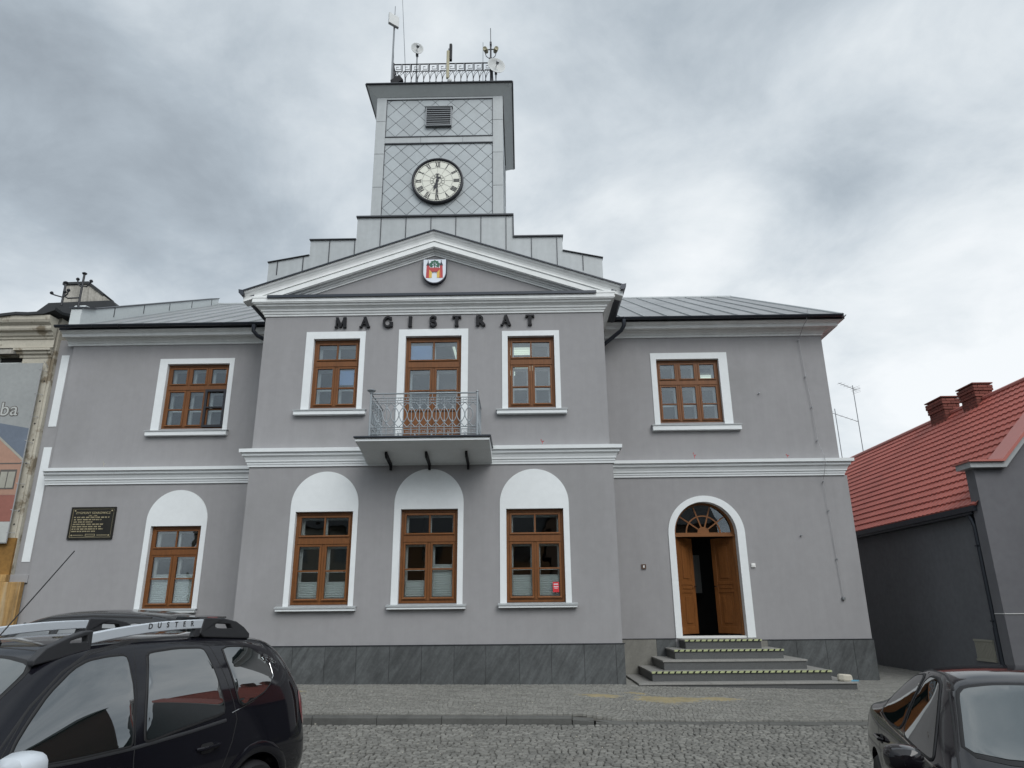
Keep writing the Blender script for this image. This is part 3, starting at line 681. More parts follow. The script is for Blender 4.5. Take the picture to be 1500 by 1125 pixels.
# tower ---------------------------------------------------------------------
TX0,TX1,TZ0,TZ1=-3.385,-.345,10.335,13.62; TD=3.04; TY=YT+.03
tw=MB(); tw.box(TX0+.02,TX1-.02,TY+.03,TY+TD-.02,TZ0-.3,TZ1+.3); TW=tw.build('tower','backing',TH)
def clip(poly,x0,x1,z0,z1):
    for ax,lim,sg in ((0,x0,1),(0,x1,-1),(1,z0,1),(1,z1,-1)):
        out=[]
        for i in range(len(poly)):
            a,b_=poly[i],poly[(i+1)%len(poly)]; da,db=(a[ax]-lim)*sg,(b_[ax]-lim)*sg
            if da>=0: out.append(a)
            if da*db<0: t=da/(da-db); out.append((lerp(a[0],b_[0],t),lerp(a[1],b_[1],t)))
        poly=out
        if len(poly)<3: return None
    return poly
def shingles(b,x0,x1,z0,z1,mp,dx=.1875,dz=.1925,gap=.0065,off=(0,0)):
    rn=random.Random(5); r=0; z=z0-dz+off[1]
    while z<z1+dz:
        x=x0-dx+(dx if r%2 else 0)+off[0]
        while x<x1+dx*2:
            q=clip([(x,z-dz+gap),(x+dx-gap,z),(x,z+dz-gap),(x-dx+gap,z)],x0,x1,z0,z1)
            if q:
                k=len(b.v); h=.006; tz=rn.uniform(.0,.005); tx=rn.uniform(-.004,.004); ccz=z
                for u,v in q: b.v.append(tuple(mp(u,v,0)))
                for u,v in q: b.v.append(tuple(mp(u,v,-(h+tz*(1-(v-z+dz)/(2*dz))+tx*(u-x)/dx*.5))))
                n=len(q); b.face([k+n+i for i in range(n)])
                for i in range(n): b.face((k+i,k+(i+1)%n,k+n+(i+1)%n,k+n+i))
            x+=2*dx
        z+=dz; r+=1
sh=MB()
PX0,PX1=-3.15,-.583
mpF=lambda u,v,d:(u,TY+.018+d,v)
shingles(sh,PX0,PX1,TZ0+.0,12.30,mpF,off=(.02,.05)); sh.build('diamond_cladding','tile_m',TW); sh=MB(); shingles(sh,PX0,PX1,12.49,13.60,mpF,off=(.05,.02)); sh.build('diamond_cladding','tile_m',TW)
mpR=lambda u,v,d:(TX1-.02+.0-d,u,v); mpL=lambda u,v,d:(TX0+.02+d,u,v)
for mpS in (mpR,mpL):
    sh=MB(); shingles(sh,TY+.25,TY+TD-.25,TZ0,12.30,mpS); sh.build('diamond_cladding','tile_m',TW); sh=MB(); shingles(sh,TY+.25,TY+TD-.25,12.49,13.60,mpS); sh.build('diamond_cladding','tile_m',TW)
co=MB()
def vboards(xa,xb,ya,yb,js):
    for z0,z1 in zip(js,js[1:]): co.box(xa,xb,ya,yb,z0+.004,z1-.004)
js=[TZ0-.02,11.12,12.02,12.93,TZ1-.002]
for xa,xb,ya,yb in ((TX0,PX0,TY-.012,TY+.24),(PX1,TX1,TY-.012,TY+.24),(TX0,PX0,TY+TD-.24,TY+TD),(PX1,TX1,TY+TD-.24,TY+TD)): vboards(xa,xb,ya,yb,js)
for xa,xb in ((PX0+.002,-2.30),(-2.295,-1.30),(-1.295,PX1-.002)): co.box(xa,xb,TY-.008,TY+.1,12.315,12.475)
co.box(TX0+.004,TX0+.05,TY+.242,TY+TD-.242,12.315,12.475); co.box(TX1-.05,TX1-.004,TY+.242,TY+TD-.242,12.315,12.475)
co.box(PX0+.002,PX1-.002,TY-.006,TY+.1,13.56,TZ1-.002)
co.build('corner_board','sheet',TW,bevel=.003)
dk=MB()
dk.box(PX0,PX1,TY-.024,TY+.03,12.475,12.494); dk.box(PX0,PX1,TY-.022,TY+.03,12.288,12.313); dk.box(PX0,PX0+.012,TY-.014,TY+.02,TZ0,12.288); dk.box(PX1-.012,PX1,TY-.014,TY+.02,TZ0,12.288); dk.box(PX0,PX0+.012,TY-.014,TY+.02,12.495,13.56); dk.box(PX1-.012,PX1,TY-.014,TY+.02,12.495,13.56); dk.box(PX0,PX1,TY-.012,TY+.02,13.548,13.560)
dk.build('dark_edging','sheet_dark',TW)
# flared cornice of the tower
O=.235; fc=MB(); a=[(TX0-.01,TY-.013),(TX1+.01,TY-.013),(TX1+.01,TY+TD+.013),(TX0-.01,TY+TD+.013)]; o_=[(TX0-O,TY-O),(TX1+O,TY-O),(TX1+O,TY+TD+O),(TX0-O,TY+TD+O)]
cx,cy=(TX0+TX1)/2,TY+TD/2
for i in range(4):
    j=(i+1)%4
    for t0,t1 in ((0,.5),(.5,1)):
        P0=[lerp(a[i][k],a[j][k],t0) for k in (0,1)]; P1=[lerp(a[i][k],a[j][k],t1) for k in (0,1)]; Q0=[lerp(o_[i][k],o_[j][k],t0) for k in (0,1)]; Q1=[lerp(o_[i][k],o_[j][k],t1) for k in (0,1)]
        e_=.0015
        fc.prism([(*P0,13.615),(*P1,13.615),(*Q1,13.82),(*Q0,13.82)],(0,0,.02))
FC=fc.build('tower_cornice','sheet_soffit',TW)
fe=MB()
for i in range(4):
    j=(i+1)%4; fe.tube([(*o_[i],13.835),(*o_[j],13.835)],.028,6)
fe.prism([(*q,13.845) for q in o_],(0,0,.02)); fe.build('cornice_edge','sheet_dark',FC)
# louver
lv=MB(); lv.box(-2.175,-1.585,TY-.045,TY+.02,12.76,13.27); LV=lv.build('louver','blackm',TW)
sl_=MB(); ring(sl_,-2.19,-1.57,12.75,13.28,.022,TY-.075,TY-.0)
for k in range(8):
    z=12.80+k*.0605; sl_.prism([(-2.168,TY-.07,z),(-2.168,TY-.07,z+.008),(-2.168,TY-.047,z+.048),(-2.168,TY-.047,z+.038)],(.576,0,0))
sl_.box(-2.215,-1.545,TY-.09,TY,13.281,13.30); sl_.build('louver_blade','pole',LV)
# clock --------------------------------------------------------------------
CC=Vector((-1.866,TY-.03,11.235)); CRr=.585
ck=MB(); ck.lathe(CC,(0,-1,0),[(0,.028),(.56,.028),(.56,0),(0,0)],64); CK=ck.build('clock','dial',TH,smooth=True)
b=MB(); b.lathe(CC,(0,-1,0),[(.545,.03),(.552,.055),(.572,.065),(.595,.055),(.60,.03),(.60,-.03),(.545,-.03)],64); b.build('bezel','blackm',CK,smooth=True)
def pol(r,a): return (CC.x+r*math.sin(a),CC.z+r*math.cos(a))
def fl(b,pts,y0=.036,y1=.028): b.prism([(u,CC.y-y0,v) for u,v in pts],(0,y0-y1,0))
tr_=MB()
def arcring(b,r0_,r1_,n,y0): 
    for k in range(n): a0,a1=2*math.pi*k/n,2*math.pi*(k+1)/n; fl(b,[pol(r0_,a0),pol(r1_,a0),pol(r1_,a1),pol(r0_,a1)],y0)
arcring(tr_,.345,.353,48,.032)
for k in range(12):
    a=k*math.pi/6; q=.004
    fl(tr_,[pol(.17,a-q*3),pol(.345,a-q*1.5),pol(.345,a+q*1.5),pol(.17,a+q*3)],.033)
    aa=a+math.pi/12
    for j in range(12):
        t0,t1=2*math.pi*j/12,2*math.pi*(j+1)/12; c0=pol(.135,aa); rr0,rr1=.032,.042
        fl(tr_,[(c0[0]+rr0*math.cos(t0),c0[1]+rr0*math.sin(t0)),(c0[0]+rr1*math.cos(t0),c0[1]+rr1*math.sin(t0)),(c0[0]+rr1*math.cos(t1),c0[1]+rr1*math.sin(t1)),(c0[0]+rr0*math.cos(t1),c0[1]+rr0*math.sin(t1))],.0325)
arcring(tr_,.085,.093,24,.032)
tr_.build('tracery','dialg',CK)
nm=MB(); arcring(nm,.538,.546,60,.034)
for k in range(60):
    a=k*math.pi/30; w=.0052
    fl(nm,[pol(.516,a-w),pol(.538,a-w),pol(.538,a+w),pol(.516,a+w)],.0335)
arcring(nm,.510,.514,60,.0338)
def glyph(s,k):
    a=k*math.pi/6; ws={'I':.030,'V':.058,'X':.058}; tot=sum(ws[c] for c in s); x=-tot/2; ca,sa=math.cos(a),math.sin(a)
    def T(x_,r): return (CC.x+x_*ca+r*sa,CC.z-x_*sa+r*ca)
    def bar(xa,ra,xb,rb,t): fl(nm,[T(xa-t,ra),T(xa+t,ra),T(xb+t,rb),T(xb-t,rb)],.0345+.0004*random.random())
    r0_,r1_=.372,.502
    for c in s:
        w=ws[c]; m=x+w/2
        if c=='I': bar(m,r0_,m,r1_,.0085); bar(m,r0_,m,r0_+.006,.014); bar(m,r1_-.006,m,r1_,.014)
        if c=='V': bar(x+.010,r1_,m,r0_,.0085); bar(x+w-.010,r1_,m,r0_,.004); bar(x+.010,r1_-.006,x+.010,r1_,.014); bar(x+w-.01,r1_-.006,x+w-.01,r1_,.012)
        if c=='X': bar(x+.010,r1_,x+w-.010,r0_,.0085); bar(x+w-.010,r1_,x+.010,r0_,.004); bar(x+.010,r1_-.006,x+.010,r1_,.014); bar(x+w-.01,r0_,x+w-.01,r0_+.006,.014)
        x+=w
for k,s_ in enumerate(['XII','I','II','III','IIII','V','VI','VII','VIII','IX','X','XI']): glyph(s_,k)
nm.build('numerals','blackm',CK)
def hand(ang,ln,w,y0,tail,name):
    h=MB(); ca,sa=math.cos(ang),math.sin(ang)
    T=lambda x_,r:(CC.x+x_*ca+r*sa,CC.z-x_*sa+r*ca)
    fl(h,[T(-w*.5,-tail),T(w*.5,-tail),T(w*.9,0),T(w*.55,ln*.45),T(w*1.3,ln*.62),T(w*.5,ln*.72),T(0,ln),T(-w*.5,ln*.72),T(-w*1.3,ln*.62),T(-w*.55,ln*.45),T(-w*.9,0)],y0,y0-.008)
    fl(h,[T(-w*2.2,-tail),T(w*2.2,-tail),T(w*1.2,-tail+.025),T(-w*1.2,-tail+.025)],y0+.001,y0-.007)
    h.build(name,'blackm',CK)
hand(math.pi,.48,.020,.062,.17,'minute_hand'); hand(R(197),.30,.03,.050,.10,'hour_hand')
b=MB(); b.lathe(CC,(0,-1,0),[(0,.07),(.03,.068),(.035,.03),(.0,.03)],16); b.build('hub','blackm',CK)

# railing on the tower --------------------------------------------------------
TR=MB(); RX0,RX1,RY0,RY1=-3.06,-.61,.17,2.85
def towerrail(p0,p1,n,main=True):
    p0,p1=Vector(p0),Vector(p1); L_=(p1-p0).length; d=(p1-p0)/L_
    P=lambda s,z:tuple(p0+d*s+Vector((0,0,z)))
    zt,zm,zb=14.70,14.47,13.87
    for z in (zt,zm): TR.tube([P(0,z),P(L_,z)],.013 if z==zt else .009,4)
    TR.tube([P(0,zb+.06),P(L_,zb+.06)],.009,4)
    w=L_/n
    for k in range(n):
        s=k*w
        TR.tube([P(s,zm-.32),P(s,zb)],.010,4); TR.tube([P(s,zm-.30),P(s,zm-.34)],.017,4)
        TR.tube([P(s+w*(.5+.5*math.cos(t)),0+zm-.32+.32*(math.sin(t)**.8 if math.sin(t)>0 else 0)) for t in [math.pi*i/8 for i in range(9)]],.0075,4,cap=False)
        TR.tube([P(s+w*(1-math.cos(t))*1.0,zm-.32+.30*math.sin(t)) for t in [math.pi/2*i/6 for i in range(7)]] if s+w*1.0<=L_ else [P(s,zb),P(s,zb+.01)],.0065,4,cap=False)
    m=max(1,int(L_/.21)); u=L_/m
    for k in range(m):
        s=k*u; a,b_=zm+.02,zt-.02; hh=b_-a; g=(lambda x_,y_:P(s+u*x_,a+hh*y_))
        TR.tube([g(.05,0),g(.05,1),g(.85,1),g(.85,.25),g(.35,.25),g(.35,.65),g(.6,.65)],.0085,4,cap=False)
        TR.tube([g(.95,1),g(.95,.0),g(.2,.0)],.0085,4,cap=False)
        if k%2==0: TR.tube([P(s,zm),P(s,zt)],.011,4)
for a,b_,n in (((RX0,RY0,0),(RX1,RY0,0),16),((RX0,RY1,0),(RX1,RY1,0),16),((RX0,RY0,0),(RX0,RY1,0),17),((RX1,RY0,0),(RX1,RY1,0),17)): towerrail(a,b_,n)
for x in (RX0,RX1):
    for y in (RY0,RY1): TR.tube([(x,y,13.87),(x,y,14.73)],.03,6)
TR.build('tower_railing','blackm',TW)

# balcony ------------------------------------------------------------------------
bx=MB(); X0,X1=-3.12,-.60
bx.prism([(X0,-1.2,4.80),(X0,-1.2,4.868),(X0,-.0,4.868),(X0,-.0,4.585),(X0,-.10,4.60),(X0,-.35,4.655),(X0,-.7,4.735)],(X1-X0,0,0)); BX=bx.build('balcony','white',TH)
b=MB(); b.box(X0-.03,X1+.03,-1.235,-.0,4.869,4.885); b.tube([(X0-.02,-1.22,4.872),(X1+.02,-1.22,4.872)],.022,8); b.tube([(X0-.01,-1.22,4.872),(X0-.01,-.0,4.872)],.02,6); b.tube([(X1+.01,-1.22,4.872),(X1+.01,0,4.872)],.02,6); b.build('balcony_edge','gutter',BX)
for x in (-2.64,-1.86,-1.08):
    b=MB(); y=[(-.02,4.46),(-.10,4.45),(-.12,4.53),(-.30,4.56),(-.58,4.60),(-.66,4.66),(-.62,4.72),(-.3,4.655),(-.02,4.60)]
    b.prism([(x-.022,p_[0],p_[1]) for p_ in y],(.044,0,0)); b.build('bracket','black',BX,bevel=.006)
rl=MB()
def balrail(p0,p1,n):
    p0,p1=Vector(p0),Vector(p1); L_=(p1-p0).length; d=(p1-p0)/L_; w=L_/n
    P=lambda s,z:tuple(p0+d*s+Vector((0,0,z)))
    z0,zt=4.885,5.74; t=.0085
    for z,q in ((zt,.012),(5.655,.007),(5.60,.006),(5.555,.007),(5.075,.007),(5.03,.006),(4.945,.007)): rl.tube([P(0,z),P(L_,z)],q*1.25,4)
    for k in range(n+1): rl.tube([P(k*w,z0+.01),P(k*w,5.66)],.0078,4); 
    za,zb=5.075,5.555; N_=14
    for k in range(n):
        c=k*w+w/2
        for sg in (-1,1):   # interlacing pointed ovals, each one and a half bays wide
            rl.tube([P(clampf(c+sg*w*.98*math.sin(math.pi*i/N_)**1.0-(0),0,L_),lerp(za,zb,i/N_)) for i in range(N_+1)],t,4,cap=False)
        rl.tube([P(c+.03*math.cos(a),5.628+.024*math.sin(a)) for a in [2*math.pi*i/8 for i in range(9)]],.005,4,cap=False)
        for zc in (5.45,5.19): rl.lathe(Vector(P(k*w,zc)),Vector((d.y,-d.x,0)),[(0,.012),(.019,.009),(.022,0),(.019,-.009),(0,-.012)],8)
        rl.tube([P(c-.035,5.555),P(c-.035,5.60)],.005,4)
        # key band
        g=(lambda x_,z_:P(k*w+w*x_,lerp(4.952,5.028,z_)))
        rl.tube([g(.12,0),g(.12,1),g(.7,1),g(.7,.4),g(.4,.4),g(.4,.65)],.006,4,cap=False); rl.tube([g(.88,1),g(.88,.1),g(.3,.1)],.0045,4,cap=False)
        if k%2: rl.lathe(Vector(P(c,4.915)),(0,0,1),[(0,-.03),(.018,-.015),(.018,.01),(0,.03)],6)
        if k%3==1: rl.tube([P(c,5.66),P(c,zt)],.007,4)
FX0,FX1,FY=-2.875,-.835,-1.13
balrail((FX0,FY,0),(FX1,FY,0),13); balrail((FX0,0,0),(FX0,FY,0),7); balrail((FX1,FY,0),(FX1,0,0),7)
for x in (FX0,FX1): rl.tube([(x,FY,4.88),(x,FY,5.76)],.02,8)
rl.lathe((FX0,FY,5.75),(0,0,1),[(0,0),(.03,.0),(.035,.02),(.075,.045),(.085,.06),(.06,.075),(0,.08)],14); rl.lathe((FX1,FY,5.75),(0,0,1),[(.02,0),(.03,.015),(.014,.03),(0,.05)],10)
rl.build('railing','iron',BX)

# entrance -----------------------------------------------------------------------
dr=MB(); yd=W+.17; xc=(DX0+DX1)/2; rx=.69; rz=DZT-DZS
def ell(r,a,cx_=None): return (xc+rx*r*math.cos(a),DZS-.02+(rz)*r*math.sin(a))
fo=[(DX0,DZ0),(DX0+.05,DZ0),(DX0+.05,DZS-.04),(DX1-.05,DZS-.04),(DX1-.05,DZ0),(DX1,DZ0)]+[(xc+rx*math.cos(math.pi*i/28),DZS+rz*math.sin(math.pi*i/28)) for i in range(29)]
def sector(r,n=24): return [(xc+rx*r*math.cos(math.pi*i/n),DZS+.035+(rz-.0)*r*math.sin(math.pi*i/n)*.97) for i in range(n+1)]
dr.plate(fo,[sector(.91)],XZ(yd),0,.07); dr.box(DX0+.003,DX1-.003,yd-.03,yd+.0,DZS-.055,DZS-.005)
for i in range(1,6):
    a=math.pi*i/6 if i!=3 else None
for a in (R(36),R(72),R(108),R(144)):
    n_=Vector((math.cos(a)*rx,0,math.sin(a)*rz*.97)); o0=Vector((xc,yd+.03,DZS+.035)); s_=Vector((-n_.z,0,n_.x)).normalized()*.014
    dr.prism([o0+n_*.16-s_,o0+n_*.93-s_,o0+n_*.93+s_,o0+n_*.16+s_],(0,.03,0))
for k in range(20):
    a0,a1=math.pi*k/20,math.pi*(k+1)/20
    q=lambda r,a:(xc+rx*r*math.cos(a),yd+.032,DZS+.035+rz*.97*r*math.sin(a))
    dr.prism([q(.53,a0),q(.57,a0),q(.57,a1),q(.53,a1)],(0,.028,0)); dr.prism([q(.001,a0),q(.19,a0),q(.19,a1),q(.001,a1)],(0,.02,0))
DR=dr.build('entrance_door','woodh',TH,bevel=.004)
b=MB(); b.plate(sector(.93),[],XZ(yd),.05,.055,back=True); b.build('fanlight_pane','glass2',DR)
def leaf(hx,sgn,ang,name):
    b=MB(); w,z0,z1=.635,DZ0+.02,DZS-.06; ca,sa=math.cos(ang),math.sin(ang)
    def T(u,y,z): u*=sgn; return (hx+u*ca+ (y)*sa*-sgn*1.0,yd+.02+abs(u)*sa+y*ca,z)
    def bx_(u0,u1,y0,y1,za,zb):
        k=len(b.v)
        for z in (za,zb):
            for u,y in ((u0,y0),(u1,y0),(u1,y1),(u0,y1)): b.v.append(T(u,y,z))
        for q in ((3,2,1,0),(4,5,6,7),(0,1,5,4),(1,2,6,5),(2,3,7,6),(3,0,4,7)): b.face([k+i for i in q])
    bx_(0,w,.012,.045,z0,z1)
    for (za,zb) in ((z0,z0+.15),(z0+.86,z0+.93),(z0+1.03,z0+1.10),(z1-.13,z1)): bx_(.11,w-.11,0,.0119,za,zb)
    bx_(0,.11,-.001,.0118,z0,z1); bx_(w-.11,w,-.001,.0118,z0,z1)
    for (za,zb) in ((z0+.22,z0+.79),(z0+1.17,z1-.20)): bx_(.20,w-.20,-.004,.0117,za,zb)
    bx_(.15,w-.15,-.003,.0116,z0+.945,z0+1.015)
    o=b.build(name,'wood',DR,bevel=.006); h=MB(); h.tube([T(w-.05,-.01,z0+1.0),T(w-.05,-.05,z0+1.0),T(w-.14,-.05,z0+1.0)],.009,6); h.build('handle','chrome',o)
leaf(DX0+.052,1,R(44),'door_leaf'); leaf(DX1-.052,-1,R(54),'door_leaf')
s=MB(); X0,X1,Z0=3.232,4.925,1.152; xo=(X0+X1)/2; ro=(X1-X0)/2
zs=DZS; zt_=4.17
outer=[(X0,Z0),(DX0,Z0)]+[(xc-rx*math.cos(math.pi*i/28),DZS+rz*math.sin(math.pi*i/28)) for i in range(29)]+[(DX1,Z0),(X1,Z0)]+[(xo+ro*math.cos(math.pi*i/28),zs+(zt_-zs)*math.sin(math.pi*i/28)) for i in range(29)]
s.plate(outer,[],XZ(W),-.025,.0)
ins=[(DX0,Z0)]+[(xc-rx*math.cos(math.pi*i/28),DZS+rz*math.sin(math.pi*i/28)) for i in range(29)]+[(DX1,Z0)]
for (u0,v0),(u1,v1) in zip(ins,ins[1:]): s.poly([(u0,W,v0),(u1,W,v1),(u1,W+.172,v1),(u0,W+.172,v0)])
s.build('surround','white',DR); b=MB(); b.box(DX0+.0,DX1,W+.02,W+.28,DZ0-.055,DZ0-.01); b.build('threshold','whitep',DR)
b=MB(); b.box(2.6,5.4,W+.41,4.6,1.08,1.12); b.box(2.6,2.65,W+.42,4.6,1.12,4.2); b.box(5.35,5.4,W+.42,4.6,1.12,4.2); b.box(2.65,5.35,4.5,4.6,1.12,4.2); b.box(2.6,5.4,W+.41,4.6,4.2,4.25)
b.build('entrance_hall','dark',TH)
b=MB(); b.box(4.12,4.35,3.9,3.92,2.1,3.0); b.build('notice_board','room',TH)

# steps ---------------------------------------------------------------------------
ST=MB(); SR=MB(); TP=MB(); TK=MB()
for i in range(5):
    x0,x1,y0,zt=2.094+.292*i,6.096-.314*i,-.021+.322*i,.453+.173*i
    zb=zt-.175 if i else -.0
    SR.box(x0+.022,x1-.022,y0+.022,W-.036,zb if i else 0,zt-.030)
    nseg=max(1,round((x1-x0)/1.35)); 
    for k in range(nseg): ST.box(lerp(x0,x1,k/nseg)+.0015,lerp(x0,x1,(k+1)/nseg)-.0015,y0,(y0+.322+.05) if i<4 else W-.026,zt-.030,zt)
    if i<4:
        ST.box(x0,x0+.315,y0+.372,W-.036,zt-.030,zt); ST.box(x1-.335,x1,y0+.372,W-.036,zt-.030,zt)
    if i in (1,3,4):
        TP.box(x0+.01,x1-.01,y0-.003,y0+.05,zt+.0005,zt+.0035); TP.box(x0+.01,x1-.01,y0-.0045,y0-.0015,zt-.030,zt+.0035)
        x=x0+.07
        while x<x1-.06:
            TK.prism([(x,y0-.0065,zt-.0295),(x+.035,y0-.0065,zt-.0295),(x+.055,y0-.0065,zt+.004),(x+.02,y0-.0065,zt+.004)],(0,.002,0)); x+=.118
es=ST.build('entrance_steps','granite',TH,bevel=.004); SR.build('riser','granited',es); t_=TP.build('warning_tape','tape',es); TK.build('tape_stripe','black',t_)
# scattered grit and litter specks on the pavement and between the setts
gr=MB(); rn=random.Random(21)
for i in range(150):
    x=rn.uniform(-4.5,6.5); y=rn.uniform(-4.6,-.1) if i%3 else rn.uniform(-2.2,-.05); 
    if 2.0<x<6.2 and y>-.1: continue
    z=(z_pave(x,y)+.010) if y>-2.28 else (z_road(x,y)+.022 if y<-2.45 else z_kerb(x)+.005); q=rn.uniform(.006,.016); a=rn.uniform(0,3.1)
    ca,sa=math.cos(a)*q,math.sin(a)*q*rn.uniform(.4,1)
    gr.prism([(x-ca,y-sa,z),(x+sa,y-ca,z),(x+ca,y+sa,z),(x-sa,y+ca,z)],(0,0,rn.uniform(.003,.009)))
tag(gr.build('grit','stone'),kind='stuff')

# ================================================================== THINGS ON THE TOWN HALL
# lettering: hand-built slab-serif capitals, one mesh per letter
SG=root('lettering_sign',(-1.86,-.02,7.7),'black raised serif letters reading MAGISTRAT above the upper windows','sign')
def stroke(b,x,z,h,pts,t):                      # a bent bar of thickness t
    for (a,c) in zip(pts,pts[1:]):
        a,c=Vector(a)*h,Vector(c)*h; d=(c-a).normalized()*t*.35; n=Vector((-d.y,d.x)).normalized()*t/2; a=a-d*.3; c=c+d*.3
        yo=random.uniform(0,.003)
        b.prism([(x+q.x,-.062+yo,z+q.y) for q in (a-n,c-n,c+n,a+n)],(0,.052-yo,0))
def letter(ch,xc_,zb,h=.235):
    b=MB(); T,th=.068,.034
    def st(pts,t): stroke(b,xc_,zb,h,pts,t)
    def serif(x,z,w=.15): st([(x-w,z),(x+w,z)],.026)
    if ch=='I': st([(0,.03),(0,.97)],T); serif(0,.05); serif(0,.95)
    if ch=='T': st([(0,.03),(0,.95)],T); serif(0,.05,.17); st([(-.38,.93),(.38,.93)],.034); st([(-.36,.95),(-.36,.76)],.022); st([(.36,.95),(.36,.76)],.022)
    if ch=='A': st([(-.30,.04),(.02,.97)],th); st([(.34,.04),(.0,.97)],T); st([(-.2,.33),(.22,.33)],.022); serif(-.33,.05,.13); serif(.34,.05,.15)
    if ch=='M': st([(-.38,.04),(-.34,.95)],th); st([(-.33,.95),(.02,.10)],T*.9); st([(.02,.10),(.35,.95)],th); st([(.36,.95),(.40,.04)],T); serif(-.39,.05,.12); serif(.40,.05,.14); serif(-.38,.95,.08); serif(.40,.95,.10)
    if ch=='R':
        st([(-.24,.03),(-.24,.97)],T); serif(-.24,.05,.14); serif(-.28,.95,.10)
        st([(-.2+.38*math.sin(a)*.95 if True else 0,.73+.22*math.cos(a)) for a in [math.pi*i/9 for i in range(10)]],.045); st([(-.2,.95),(0,.95)],.03); st([(-.05,.5),(.33,.06)],T); serif(.36,.05,.09)
    if ch=='G':
        st([(.36*math.cos(a)+.0,.5+.46*math.sin(a)) for a in [R(38+i*22) for i in range(14)]],.046); st([(.34,.05),(.34,.42)],T*.9); st([(.16,.43),(.46,.43)],.026); st([(.30,.95),(.30,.70)],.022)
    if ch=='S':
        up_=[(.0+.25*math.cos(a),.73+.225*math.sin(a)) for a in [R(20+i*25) for i in range(10)]]; dn=[(.0+.27*math.cos(a),.265+.235*math.sin(a)) for a in [R(65-i*25) for i in range(10)]]
        st(up_,.038); st([up_[-1],(.0,.51),dn[0]],.056); st(dn,.038); st([(.25,.97),(.25,.72)],.02); st([(-.26,.05),(-.26,.30)],.02)
    o=b.build('letter','black',SG); return o
lx=[(-3.865),(-3.337),(-2.835),(-2.345),(-1.858),(-1.366),(-.868),(-.352),(.262-.010)]
for ch,x in zip('MAGISTRAT',[-3.865,-3.345,-2.845,-2.36,-1.87,-1.36,-.85,-.31,.215]): letter(ch,x,7.575)

# coat of arms --------------------------------------------------------------
CA=root('coat_of_arms',(-1.86,-.05,8.9),'white shield with a red two-towered gate and green tree, in the pediment','coat of arms')
ax,az=-1.86,8.86
def shield(s,n=18): return [(ax-.262*s,az+.295*s+(1-s)*-.0)]+[(ax-.262*s,az-.03)]+[(ax-.262*s*math.cos(math.pi*i/n),az-.03-.262*s*1.02*math.sin(math.pi*i/n)) for i in range(1,n)]+[(ax+.262*s,az-.03),(ax+.262*s,az+.295*s)]
b=MB(); b.plate(shield(1.0),[],XZ(-.10),0,.10); b.build('shield_edge','arm_dark',CA)
b=MB(); b.plate(shield(.94),[],XZ(-.106),0,.006); b.build('field','arm_white',CA)
def arm(name,m,polys,y):
    b=MB()
    for k,p in enumerate(polys): b.plate([(ax+u,az+v) for u,v in p],[],XZ(y-.0004*k),0,.004)
    b.build(name,m,CA)
arm('gate','arm_red',[[(-.185,-.17),(-.11,-.17),(-.115,.13),(-.175,.13)],[(.11,-.17),(.185,-.17),(.175,.13),(.115,.13)],[(-.12,.0),(.12,.0),(.12,.07),(-.12,.07)],[(-.06,-.03),(.06,-.03),(.09,.01),(-.09,.01)]]+[[(-.115+k*.046,.07),(-.09+k*.046,.07),(-.09+k*.046,.088),(-.115+k*.046,.088)] for k in range(5)],-.109)
arm('gate_side','arm_or',[[(-.135,-.17),(-.112,-.17),(-.116,.06)],[(.115,-.17),(.15,-.17),(.125,.06)]],-.112)
arm('gate_leaf','arm_yel',[[(-.11,-.17),(-.055,-.165),(-.055,-.04),(-.115,.03)],[(.11,-.17),(.055,-.165),(.055,-.04),(.115,.03)]],-.112)
arm('spire','arm_dark',[[(-.185,.13),(-.105,.13),(-.145,.235)],[(-.155,.235),(-.135,.235),(-.135,.252),(-.155,.252)]],-.112)
arm('spire','arm_dark',[[(.185,.13),(.105,.13),(.145,.235)],[(.155,.235),(.135,.235),(.135,.252),(.155,.252)]],-.112)
arm('portcullis','arm_dark',[[(-.045+k*.03,-.055),(-.035+k*.03,-.055),(-.035+k*.03,-.01),(-.045+k*.03,-.01)] for k in range(4)],-.1125)
arm('tree','arm_green',[[(-.013,.075),(.013,.075),(.01,.2),(-.01,.2)]]+[[(cx_+.036*math.cos(math.pi*2*i/7),cz_+.03*math.sin(math.pi*2*i/7)) for i in range(7)] for cx_,cz_ in ((0,.232),(-.05,.215),(.05,.215),(-.082,.17),(.082,.17),(-.07,.12),(.07,.12))]+[[(-.06,.12),(-.055,.11),(.06,.19),(.055,.2)],[(.06,.12),(.055,.11),(-.06,.19),(-.055,.2)]],-.110)

# memorial plaque -----------------------------------------------------------
PQ=root('memorial_plaque',(-9.73,W,3.71),'dark bronze memorial plaque with raised brass lettering beside the arched window','plaque')
px0,px1,pz0,pz1=-10.235,-9.218,3.352,4.070; yp=W-.03
b=MB(); b.box(px0+.02,px1-.02,yp,W,pz0+.02,pz1-.02); b.build('panel','plaqm',PQ)
b=MB(); ring(b,px0,px1,pz0,pz1,.04,yp-.018,W-.001); b.build('rim','plaqm',PQ,bevel=.006)
b=MB()
ring(b,px0+.043,px1-.043,pz0+.043,pz1-.043,.006,yp-.004,yp+.001)
rn=random.Random(4)
def words(z,x0,x1,h):
    x=x0
    while x<x1:
        w=min(rn.uniform(.03,.12),x1-x)
        k=x
        while k<x+w-.008: b.box(k,k+.006,yp-.004,yp+.001,z,z+h*rn.uniform(.75,1)); b.box(k,k+.012,yp-.0038,yp+.001,z+h*rn.uniform(0,.8),z+h*rn.uniform(.8,1.0)*.0+h*.9); k+=.0155
        x+=w+.02
